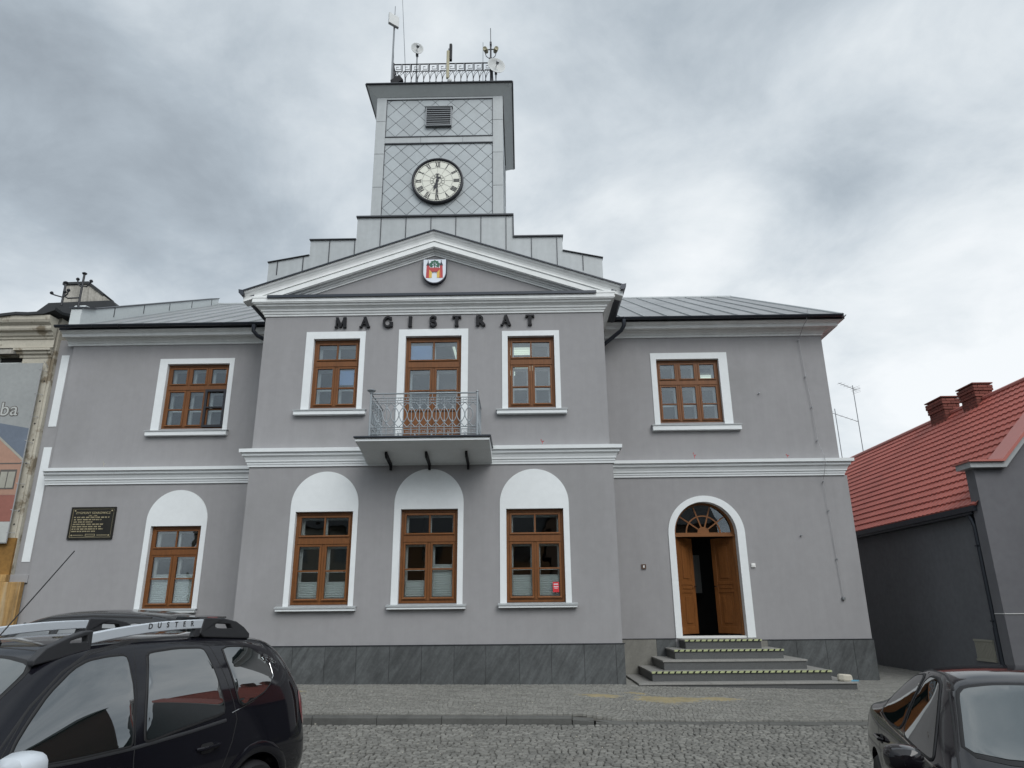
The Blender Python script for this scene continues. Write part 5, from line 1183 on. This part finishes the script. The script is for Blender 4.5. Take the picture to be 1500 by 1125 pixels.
# ================================================================== CARS
def chaikin(p,n=2,q=.16):
    for _ in range(n):
        o=[]
        for i in range(len(p)):
            a,c=p[i],p[(i+1)%len(p)]; o.append((lerp(a[0],c[0],q),lerp(a[1],c[1],q))); o.append((lerp(a[0],c[0],1-q),lerp(a[1],c[1],1-q)))
        p=o
    return p
def grow(p,d):
    n=len(p); ar=sum(p[i][0]*p[(i+1)%n][1]-p[(i+1)%n][0]*p[i][1] for i in range(n)); sg=1 if ar>0 else -1; o=[]
    for i in range(n):
        a,b_,c=Vector(p[i-1]),Vector(p[i]),Vector(p[(i+1)%n]); t=(c-a)
        if t.length<1e-9: o.append(p[i]); continue
        t.normalize(); o.append((b_.x+t.y*d*sg,b_.y-t.x*d*sg))
    return o
BUL=.018
class Car:
    def __init__(s,name,label,loc,rz,stations,paint,wheels,wr,group='parked cars',well=.40,track=.78):
        s.root=root(name,loc,label,'car',group,rz); s.loc=loc
        b=MB(); rings=[]
        for st in stations: rings.append(s.ringpts(*st))
        n=len(rings[0]); idx=[[b.pt(p) for p in r_] for r_ in rings]
        for a,c in zip(idx,idx[1:]):
            for k in range(n): b.face((a[k],a[(k+1)%n],c[(k+1)%n],c[k]))
        b.face(list(reversed(idx[0]))); b.face(idx[-1])
        ob=b.build('body',paint,s.root,local=True,smooth=True,angle=60)
        sub=ob.modifiers.new('sub','SUBSURF'); sub.levels=3; sub.render_levels=3
        bpy.context.view_layer.update(); dg=bpy.context.evaluated_depsgraph_get()
        me=bpy.data.meshes.new_from_object(ob.evaluated_get(dg)); ob.modifiers.clear(); ob.data=me
        bm=bmesh.new(); bm.from_mesh(me); s.bvh=BVHTree.FromBMesh(bm); bm.free()
        # wheel arches cut out of the body
        cut=MB()
        for wx in wheels:
            for sd_ in (-1,1): cut.lathe((wx,sd_*.55,wr),(0,sd_,0),[(0,0),(well,0),(well,.6),(0,.6)],40)
        co=cut.build('cutter','rubber',s.root,local=True)
        md=ob.modifiers.new('cut','BOOLEAN'); md.operation='DIFFERENCE'; md.object=co; md.solver='EXACT'
        bpy.context.view_layer.update(); dg=bpy.context.evaluated_depsgraph_get()
        me=bpy.data.meshes.new_from_object(ob.evaluated_get(dg)); ob.modifiers.clear(); ob.data=me; me.shade_smooth(); me.set_sharp_from_angle(angle=R(40))
        bpy.data.objects.remove(co); s.body=ob; s.paint=paint
        for wx in wheels:
            for sd_ in (-1,1): s.wheel(wx,sd_*track,wr,sd_)
    @staticmethod
    def ringpts(X,zlow,ws,zs,wm,zm,wb,zb,wr,zr,zc):
        h=[(0,zlow),(ws*.8,zlow),(ws,zs),(wm,zm-.16),(wm,zm),(lerp(wm,wb,.75),lerp(zm,zb,.72)),(wb,zb),(lerp(wb,wr,.5)+BUL,lerp(zb,zr,.5)),(wr+.005,zr-.02),(wr-.07,zr+(zc-zr)*.42),(wr*.5,zr+(zc-zr)*.88),(0,zc)]
        return [(X,y,z) for y,z in h]+[(X,-y,z) for y,z in reversed(h[1:-1])]
    def wheel(s,x,y,r,sd_):
        b=MB(); w=.205; c=(x,y-sd_*w/2,r)
        b.lathe(c,(0,sd_,0),[(r*.62,0),(r*.9,0),(r*.985,.03),(r,.06),(r,w-.06),(r*.985,w-.03),(r*.9,w),(r*.64,w-.01)],40); o=b.build('wheel','rubber',s.root,local=True,smooth=True)
        b=MB(); b.lathe(c,(0,sd_,0),[(r*.64,w-.01),(r*.60,w-.03),(r*.58,.04),(0,.04)],32)
        for k in range(5):
            a=2*math.pi*k/5; u=Vector((math.cos(a),0,math.sin(a))); v=Vector((-math.sin(a),0,math.cos(a)))
            b.obox(Vector(c)+Vector((0,sd_*(w-.045),0))+u*r*.33,u*r*.28,Vector((0,.012,0)),v*.03)
        b.lathe((x,y+sd_*(w/2-.06),r),(0,sd_,0),[(.06,0),(.05,.025),(0,.03)],14); b.build('rim','rim',o,local=True,smooth=True)
    def hit(s,o,d):
        h=s.bvh.ray_cast(Vector(o),Vector(d).normalized()); return (h[0],h[1]) if h[0] is not None else None
    def side(s,sd_): return lambda u,v:s.hit((u,sd_*2.5,v),(0,-sd_,0))
    def front(s,dz=0): return lambda u,v:s.hit((4,u,v+dz*4),(-1,0,-dz))
    def rear(s): return lambda u,v:s.hit((-4,u,v),(1,0,0))
    def top(s): return lambda u,v:s.hit((u,v,4),(0,0,-1))
    def patch(s,poly,ray,off,name,m,parent=None,step=.035,round_=2,smooth=True):
        if round_: poly=chaikin(poly,round_)
        us=[p[0] for p in poly]; vs=[p[1] for p in poly]; pts=[Vector(p) for p in poly]; n=len(pts); ed=[(i,(i+1)%n) for i in range(n)]
        def inside_(x,y):
            c=False
            for i in range(n):
                a,b_=poly[i],poly[i-1]
                if (a[1]>y)!=(b_[1]>y) and x<(b_[0]-a[0])*(y-a[1])/(b_[1]-a[1])+a[0]: c=not c
            return c
        x=min(us)+step*.5
        while x<max(us):
            y=min(vs)+step*.5
            while y<max(vs):
                if inside_(x,y) and min((Vector((x,y))-q).length for q in pts)>step*.3: pts.append(Vector((x,y)))
                y+=step
            x+=step
        r=delaunay_2d_cdt(pts,ed,[],0,1e-5); b=MB(); ok={}
        for i,v in enumerate(r[0]):
            h=ray(v.x,v.y)
            if h: ok[i]=b.pt(h[0]+h[1]*off)
        for f_ in r[2]:
            if all(i in ok for i in f_):
                cx_=sum(r[0][i].x for i in f_)/len(f_); cy_=sum(r[0][i].y for i in f_)/len(f_)
                if inside_(cx_,cy_): b.face([ok[i] for i in f_])
        return b.build(name,m,parent or s.body,local=True,smooth=smooth,angle=80)
    def strip(s,path,w,ray,off,name,m,parent=None,closed=False,step=.04):
        P=[Vector(p) for p in path]; 
        if closed: P.append(P[0])
        Q=[P[0]]
        for a,c in zip(P,P[1:]):
            k=max(1,int((c-a).length/step)); Q+= [a.lerp(c,(i+1)/k) for i in range(k)]
        b=MB(); prev=None
        for i,p in enumerate(Q):
            t=(Q[min(i+1,len(Q)-1)]-Q[max(i-1,0)]).normalized(); nn=Vector((-t.y,t.x))*w/2; hs=[ray(*(p+nn)),ray(*p),ray(*(p-nn))]
            if not all(hs): prev=None; continue
            cur=[b.pt(hs[0][0]+hs[0][1]*off*.2),b.pt(hs[1][0]+hs[1][1]*off),b.pt(hs[2][0]+hs[2][1]*off*.2)]
            if prev: b.face((prev[0],prev[1],cur[1],cur[0])); b.face((prev[1],prev[2],cur[2],cur[1]))
            prev=cur
        return b.build(name,m,parent or s.body,local=True,smooth=True,angle=80)
    def window(s,poly,ray,glass,name='window',rub=.018,round_=2,strip_chrome=False):
        p=chaikin(poly,round_); f=s.patch(grow(p,rub),ray,.002,name,'rubber',round_=0); s.strip(grow(p,rub*.5),rub,ray,.009,'window_seal','rubber',f,closed=True); s.patch(p,ray,.007,'glass',glass,f,round_=0); return f
    def mirror(s,x,y,z,sd_,cap,L=.10,H=.075,D=.11):
        b=MB(); n=10; c=Vector((x,y,z))
        prof=[(.35,-.10),(.8,-.075),(1,-.02),(1,.04),(.93,.06)]
        rings=[]
        for r_,h in prof[::-1]: rings.append([b.pt(c+Vector((-h+.02,(math.copysign(abs(math.cos(t))**.7,math.cos(t)))*L*r_,(math.copysign(abs(math.sin(t))**.7,math.sin(t)))*H*r_+.01*(1-r_)))) for t in [2*math.pi*k/16 for k in range(16)]])
        for a,q in zip(rings,rings[1:]):
            for k in range(16): b.face((a[k],a[(k+1)%16],q[(k+1)%16],q[k]))
        b.face(rings[-1]); b.face(rings[0]); o=b.build('door_mirror',cap,s.root,local=True,smooth=True)
        b=MB(); b.prism([c+Vector((-.05,0,0))+Vector((0,math.cos(t)*L*.85,math.sin(t)*H*.8)) for t in [2*math.pi*k/16 for k in range(16)]],(.004,0,0)); b.build('mirror_glass','cglassf',o,local=True)
        b=MB(); b.tube([c+Vector((.02,-sd_*L*.6,-H*.6)),c+Vector((.03,-sd_*L*1.3,-H*.9)),c+Vector((.05,-sd_*L*2.0,-H*1.0))],.022,8); b.build('arm','rubber',o,local=True,smooth=True)
    def handle(s,x,z,sd_,w=.10):
        h=s.hit((x,sd_*2.5,z),(0,-sd_,0))
        if not h: return
        y=h[0].y; b=MB(); b.tube([(x+w,y+sd_*.0,z),(x+w*.8,y+sd_*.035,z+.004),(x-w*.8,y+sd_*.04,z+.008),(x-w,y+sd_*.0,z+.006)],.014,8); b.build('door_handle',s.paint,s.root,local=True,smooth=True)
        s.patch([(x-.06,z-.035),(x+.07,z-.035),(x+.07,z+.03),(x-.06,z+.03)],s.side(sd_),.002,'handle_recess','rubber',step=.03)

# --- tall black off-roader in the left foreground, nose towards the camera
st=[(-2.17,.45,.50,.50,.55,.62,.52,.80,.44,.86,.87),
 (-2.14,.36,.68,.42,.76,.66,.73,.92,.66,.98,1.0),
 (-2.08,.32,.74,.36,.84,.70,.79,.99,.70,1.10,1.14),
 (-1.98,.30,.78,.32,.885,.74,.82,1.05,.67,1.33,1.37),
 (-1.84,.28,.80,.30,.905,.76,.84,1.07,.635,1.49,1.545),
 (-1.66,.27,.81,.30,.912,.76,.850,1.065,.63,1.545,1.595),
 (-1.35,.27,.82,.30,.912,.76,.855,1.055,.635,1.565,1.622),
 (-1.0,.27,.82,.28,.905,.74,.858,1.035,.64,1.575,1.637),
 (-.5,.27,.82,.27,.90,.72,.858,1.01,.643,1.580,1.645),
 (.0,.27,.82,.27,.90,.72,.858,.99,.64,1.572,1.635),
 (.28,.27,.82,.27,.90,.72,.860,.98,.63,1.535,1.605),
 (.48,.27,.82,.27,.90,.72,.862,.975,.645,1.44,1.51),
 (.80,.27,.82,.27,.903,.73,.868,.972,.725,1.20,1.27),
 (1.02,.27,.82,.28,.908,.74,.870,.970,.78,1.04,1.11),
 (1.20,.27,.82,.29,.912,.74,.865,.965,.78,.99,1.06),
 (1.60,.28,.81,.30,.910,.74,.855,.945,.74,.975,1.03),
 (1.90,.30,.78,.34,.88,.70,.80,.90,.66,.94,.98),
 (2.06,.34,.70,.40,.80,.62,.70,.82,.56,.87,.90),
 (2.14,.42,.55,.48,.62,.58,.56,.70,.46,.74,.76)]
BUL=.036
C1=Car('parked_off_roader','black off-roader with silver roof rails parked nose towards the camera on the setts, bottom left',(-3.329,-8.995,.014),R(253.35),st,'paint',(-1.335,1.335),.34,well=.395,track=.80)
for sd_ in (1,-1):
    ray=C1.side(sd_)
    C1.window([(.72,1.00),(.705,1.045),(.66,1.11),(.58,1.19),(.43,1.325),(.25,1.445),(.14,1.485),(.0,1.50),(-.12,1.502),(-.145,1.49),(-.14,1.30),(-.10,1.0),(-.09,.985),(.3,.985)],ray,'cglass',round_=1)
    C1.window([(-.325,1.485),(-.345,1.505),(-.60,1.518),(-.84,1.51),(-.875,1.495),(-.92,1.34),(-.965,1.10),(-.955,1.065),(-.50,1.02),(-.235,.99),(-.215,1.005),(-.24,1.2)],ray,'cglass',round_=1)
    C1.window([(-1.08,1.49),(-1.15,1.505),(-1.40,1.495),(-1.54,1.42),(-1.60,1.30),(-1.57,1.22),(-1.44,1.15),(-1.17,1.09),(-1.14,1.12)],ray,'cglass',rub=.012,round_=1)
    C1.strip([(-.25,1.60),(-.20,1.45),(-.14,1.10),(-.12,.9),(-.12,.5),(-.12,.32)],.008,ray,.0015,'door_seam','rubber')
    C1.strip([(-.93,1.60),(-1.0,1.40),(-1.08,1.12),(-1.10,1.0),(-1.04,.86),(-.93,.70),(-.92,.5),(-.92,.32)],.008,ray,.0015,'door_seam','rubber')
    C1.strip([(.80,1.0),(.84,.9),(.86,.6),(.80,.32)],.008,ray,.0015,'door_seam','rubber')
    C1.strip([(.82,1.04),(.55,1.275),(.32,1.44),(.10,1.545),(-.2,1.585),(-.6,1.60),(-1.1,1.595)],.012,ray,.002,'roof_channel','rubber')
    C1.strip([(-.24,1.58),(.1,1.53),(.32,1.44),(.55,1.28),(.76,1.05)],.006,ray,.002,'door_seam','rubber')
    C1.strip([(.72,.985),(.3,.965),(-.12,.965),(-.6,.985),(-.98,1.01)],.022,ray,.006,'waist_strip','plastic')
    C1.strip([(-1.05,1.05),(-1.3,1.10),(-1.50,1.17),(-1.62,1.26),(-1.62,1.36)],.005,ray,.003,'seam_highlight','chrome')
    C1.strip([(.9,.34),(.6,.33),(0,.33),(-.6,.33),(-.9,.34)],.10,ray,.012,'sill_trim','plastic')
    for wx in (-1.335,1.335): C1.strip([(wx+.44*math.cos(a),.34+.44*math.sin(a)) for a in [math.pi*i/16 for i in range(17)]],.07,ray,.014,'arch_trim','paint')
    C1.handle(-.78,.86,sd_); C1.handle(.10,.86,sd_)
    C1.mirror(.74,sd_*1.0,1.015,sd_,'silver',.115,.085)
    C1.patch([(-2.14,.84),(-2.07,1.10),(-1.97,1.12),(-1.96,.98),(-2.0,.84)],ray,.004,'tail_lamp','lens_r',step=.03)
    C1.patch([(1.75,.80),(2.06,.78),(2.0,.90),(1.75,.93)],ray,.004,'headlamp','lens_w',step=.03)
    # roof rail: dark feet and a silver bar
    y=.572*sd_; r_=MB(); w=.022
    bx_=[.08-1.02*i/14 for i in range(15)]; zf=lambda x: 1.722-.067*(max(0,x+.94)/1.02)**2.2
    r_.prism([(x,y-w,zf(x)) for x in bx_]+[(x,y-w,zf(x)-.066) for x in reversed(bx_)],(0,2*w,0))
    rail=r_.build('roof_rail','silver',C1.root,local=True,smooth=True,bevel=.006)
    f=MB(); mp=lambda u,v,d:(u,y-w-.006+d*(2*w+.012),v)
    f.plate([(.47,1.515),(.40,1.58),(.26,1.635),(.14,1.668),(.078,1.672),(.078,1.55),(.20,1.53),(.465,1.485)],[[(.24,1.60),(.235,1.615),(.12,1.642),(.11,1.60)]],mp,0,1,back=True)
    f.build('rail_foot','plastic',rail,local=True,bevel=.008); f=MB()
    f.plate([(-.935,1.735),(-1.16,1.728),(-1.32,1.70),(-1.42,1.655),(-1.50,1.60),(-1.50,1.56),(-.95,1.59),(-.90,1.62)],[[(-1.07,1.655),(-1.07,1.69),(-1.24,1.68),(-1.27,1.645)]],mp,0,1,back=True)
    f.build('rail_foot','plastic',rail,local=True,bevel=.008)
    t=MB(); t.prism([(-.90,y-.02,1.60),(-.84,y-.02,1.60),(-.86,y-.02,1.665),(-.94,y-.02,1.665)],(0,.04,0)); t.build('rail_bracket','plastic',rail,local=True)
    Mx=Matrix.Rotation(math.pi if sd_>0 else 0,4,'Z')@FRONT
    for i,chh in enumerate('DUSTER'):
        xx=(-.40-i*.082)*1.0; zz_=interp(-xx,[(0,1.685),(.2,1.700),(.5,1.718),(.94,1.722)])-.029
        if sd_<0: xx=-.40-(5-i)*.082
        text_mesh(chh,.052,'rubber',rail,(xx,y+sd_*(w+.001),zz_),Mx,'rail_lettering',.001,1.0,offset=.0008,local=True)
for p in (C1.front(.0),): 
    C1.window([(-.68,1.07),(.68,1.07),(.64,1.22),(.56,1.48),(.3,1.52),(-.3,1.52),(-.56,1.48),(-.64,1.22)],p,'cglassf',name='windscreen')
C1.window([(-.58,1.10),(.58,1.10),(.52,1.42),(-.52,1.42)],C1.rear(),'cglass',name='rear_window')
C1.strip([(.30,-.6),(.315,-.3),(.32,0),(.315,.3),(.30,.6)],.012,C1.top(),.002,'roof_seam','rubber')
b=MB(); b.lathe((.26,-.0,1.60),(0,0,1),[(0,.03),(.02,.025),(.035,0)],12); b.tube([(.26,0,1.62),(-.20,.0,2.21)],.0045,5); b.build('aerial','rubber',C1.root,local=True)
C1.patch([(-.5,.62),(.5,.62),(.5,.82),(-.5,.82)],C1.front(),.004,'grille','rubber'); 

# --- dark saloon in the right foreground, nose towards the camera
st=[(-2.28,.42,.50,.48,.56,.60,.52,.76,.44,.84,.85),
 (-2.22,.34,.68,.40,.76,.66,.70,.88,.60,.955,.97),
 (-2.05,.28,.76,.34,.84,.68,.78,.92,.66,.99,1.01),
 (-1.80,.26,.80,.30,.868,.68,.81,.94,.68,1.01,1.04),
 (-1.55,.25,.81,.28,.878,.68,.82,.945,.64,1.06,1.09),
 (-1.25,.24,.81,.27,.885,.68,.822,.94,.585,1.20,1.24),
 (-.95,.23,.81,.26,.885,.68,.822,.93,.555,1.305,1.355),
 (-.60,.23,.81,.26,.885,.67,.825,.925,.55,1.355,1.410),
 (-.20,.23,.81,.26,.882,.67,.825,.915,.555,1.365,1.425),
 (.10,.23,.81,.26,.882,.67,.825,.905,.56,1.335,1.40),
 (.32,.23,.81,.26,.882,.67,.825,.90,.585,1.26,1.325),
 (.62,.23,.81,.26,.882,.67,.825,.89,.655,1.08,1.15),
 (.92,.23,.81,.27,.882,.67,.825,.88,.73,.94,1.0),
 (1.15,.24,.81,.28,.882,.67,.81,.86,.72,.89,.95),
 (1.60,.25,.80,.30,.875,.66,.79,.81,.68,.84,.89),
 (1.95,.27,.76,.33,.84,.62,.73,.74,.60,.77,.80),
 (2.16,.32,.66,.38,.72,.55,.62,.64,.50,.68,.70),
 (2.24,.40,.50,.44,.55,.50,.48,.56,.40,.59,.60)]
BUL=.022
C2=Car('parked_saloon','dark plum saloon parked nose towards the camera, bottom right corner',(3.445,-8.807,-.045),R(-106.7),st,'paint2',(-1.32,1.36),.315,well=.37,track=.78)
for sd_ in (1,-1):
    ray=C2.side(sd_)
    C2.window([(-.50,1.325),(-.80,1.295),(-1.02,1.215),(-1.17,1.10),(-1.20,.985),(-.85,.955),(-.36,.965),(-.40,1.20)],ray,'cglass')
    C2.window([(-.34,1.325),(-.12,1.328),(.03,1.295),(.23,1.175),(.50,.985),(.58,.925),(.2,.93),(-.25,.945),(-.30,1.15)],ray,'cglass')
    C2.strip([(-.48,1.345),(-.82,1.315),(-1.06,1.23),(-1.22,1.10),(-1.25,.96),(-.8,.93),(-.2,.92),(.4,.905),(.74,.90)],.010,ray,.003,'window_chrome','chrome')
    C2.strip([(-.42,1.39),(-.36,1.2),(-.30,.93),(-.28,.6),(-.28,.30)],.008,ray,.0015,'door_seam','rubber')
    C2.strip([(-.5,1.365),(-.85,1.33),(-1.10,1.24),(-1.28,1.10),(-1.30,.92),(-1.10,.75),(-.98,.62),(-.95,.30)],.008,ray,.0015,'door_seam','rubber')
    C2.strip([(.86,.88),(.90,.7),(.86,.30)],.008,ray,.0015,'door_seam','rubber')
    C2.strip([(.9,.36),(0,.35),(-.9,.36)],.05,ray,.010,'sill_trim','paint2')
    C2.handle(-1.02,.80,sd_); C2.handle(-.12,.79,sd_)
    C2.mirror(.52,sd_*.96,.925,sd_,'paint2',.115,.075)
    C2.patch([(-2.22,.72),(-1.98,.74),(-1.95,.88),(-2.18,.88)],ray,.004,'tail_lamp','lens_r',step=.03)
    C2.patch([(1.7,.58),(2.05,.56),(1.98,.70),(1.72,.75)],ray,.004,'headlamp','lens_w',step=.03)
    tp=C2.top(); C2.strip([(-.95,sd_*.50),(-.5,sd_*.505),(-.1,sd_*.505),(.14,sd_*.525),(.22,sd_*.54)],.012,tp,.002,'roof_channel','rubber')
    C2.strip([(.20,sd_*.565),(.45,sd_*.625),(.75,sd_*.70),(.95,sd_*.745)],.016,tp,.004,'pillar_seam','rubber')
fr_=C2.front()
C2.window([(-.665,.995),(.665,.995),(.60,1.12),(.515,1.30),(.3,1.33),(-.3,1.33),(-.515,1.30),(-.60,1.12)],fr_,'cglassf',name='windscreen')
C2.window([(-.55,1.06),(.55,1.06),(.46,1.27),(-.46,1.27)],C2.rear(),'cglass',name='rear_window')
C2.patch([(-.4,.45),(.4,.45),(.42,.62),(-.42,.62)],fr_,.004,'grille','rubber')

# --- third car along the kerb behind the off-roader
st=[(-2.12,.42,.50,.50,.55,.64,.52,.82,.46,.92,.93),
 (-2.06,.34,.70,.42,.78,.68,.74,.98,.66,1.06,1.08),(-1.95,.30,.76,.34,.86,.72,.80,1.02,.66,1.28,1.33),(-1.72,.27,.80,.30,.89,.74,.83,1.04,.62,1.53,1.59),
 (-1.35,.26,.81,.28,.90,.74,.84,1.03,.62,1.60,1.665),(-.8,.25,.81,.27,.90,.72,.845,1.01,.625,1.625,1.70),(-.2,.25,.81,.27,.90,.72,.845,.99,.625,1.62,1.69),
 (.2,.25,.81,.27,.90,.72,.845,.98,.625,1.57,1.64),(.55,.25,.81,.27,.90,.72,.85,.975,.66,1.38,1.45),(1.0,.25,.81,.28,.90,.72,.85,.97,.76,1.05,1.12),(1.3,.26,.81,.3,.90,.72,.84,.95,.75,.99,1.04),(1.8,.28,.78,.33,.86,.68,.78,.88,.66,.91,.95),(2.05,.34,.66,.40,.74,.60,.66,.76,.52,.80,.82)]
C3=Car('parked_hatchback','black car parked along the kerb behind the off-roader, only its roof in view',(-6.45,-3.45,.135),R(180),st,'paint3',(-1.3,1.3),.33,well=.385,track=.79)
for sd_ in (1,-1):
    ray=C3.side(sd_)
    C3.window([(.72,1.05),(.45,1.30),(.2,1.46),(-.1,1.53),(-.12,1.03)],ray,'cglass'); C3.window([(-.22,1.53),(-.6,1.55),(-.98,1.53),(-1.0,1.06),(-.22,1.03)],ray,'cglass'); C3.window([(-1.12,1.52),(-1.5,1.47),(-1.68,1.30),(-1.6,1.14),(-1.12,1.07)],ray,'cglass')
    C3.strip([(-.17,1.6),(-.17,.35)],.008,ray,.0015,'door_seam','rubber'); C3.strip([(.6,1.29),(.3,1.50),(0,1.585),(-.6,1.61),(-1.4,1.58)],.022,ray,.012,'roof_channel','rubber')
    C3.mirror(.75,sd_*1.0,1.03,sd_,'paint3',.11,.08); C3.handle(-.85,.86,sd_); C3.handle(.05,.86,sd_); C3.patch([(-2.06,.82),(-1.98,1.1),(-1.90,1.1),(-1.94,.82)],ray,.004,'tail_lamp','lens_r',step=.03)
C3.window([(-.68,1.10),(.68,1.10),(.56,1.54),(-.56,1.54)],C3.front(),'cglassf',name='windscreen'); C3.window([(-.58,1.10),(.58,1.10),(.5,1.46),(-.5,1.46)],C3.rear(),'cglass',name='rear_window')
b=MB(); b.prism([(-1.70,-.52,1.60),(-1.98,-.50,1.585),(-1.98,-.50,1.555),(-1.68,-.52,1.555)],(0,1.02,0)); sp_=b.build('spoiler','paint3',C3.root,local=True,smooth=True,bevel=.01); b=MB(); b.box(-1.985,-1.975,-.16,.16,1.56,1.58); b.build('brake_lamp','lens_r',sp_,local=True)
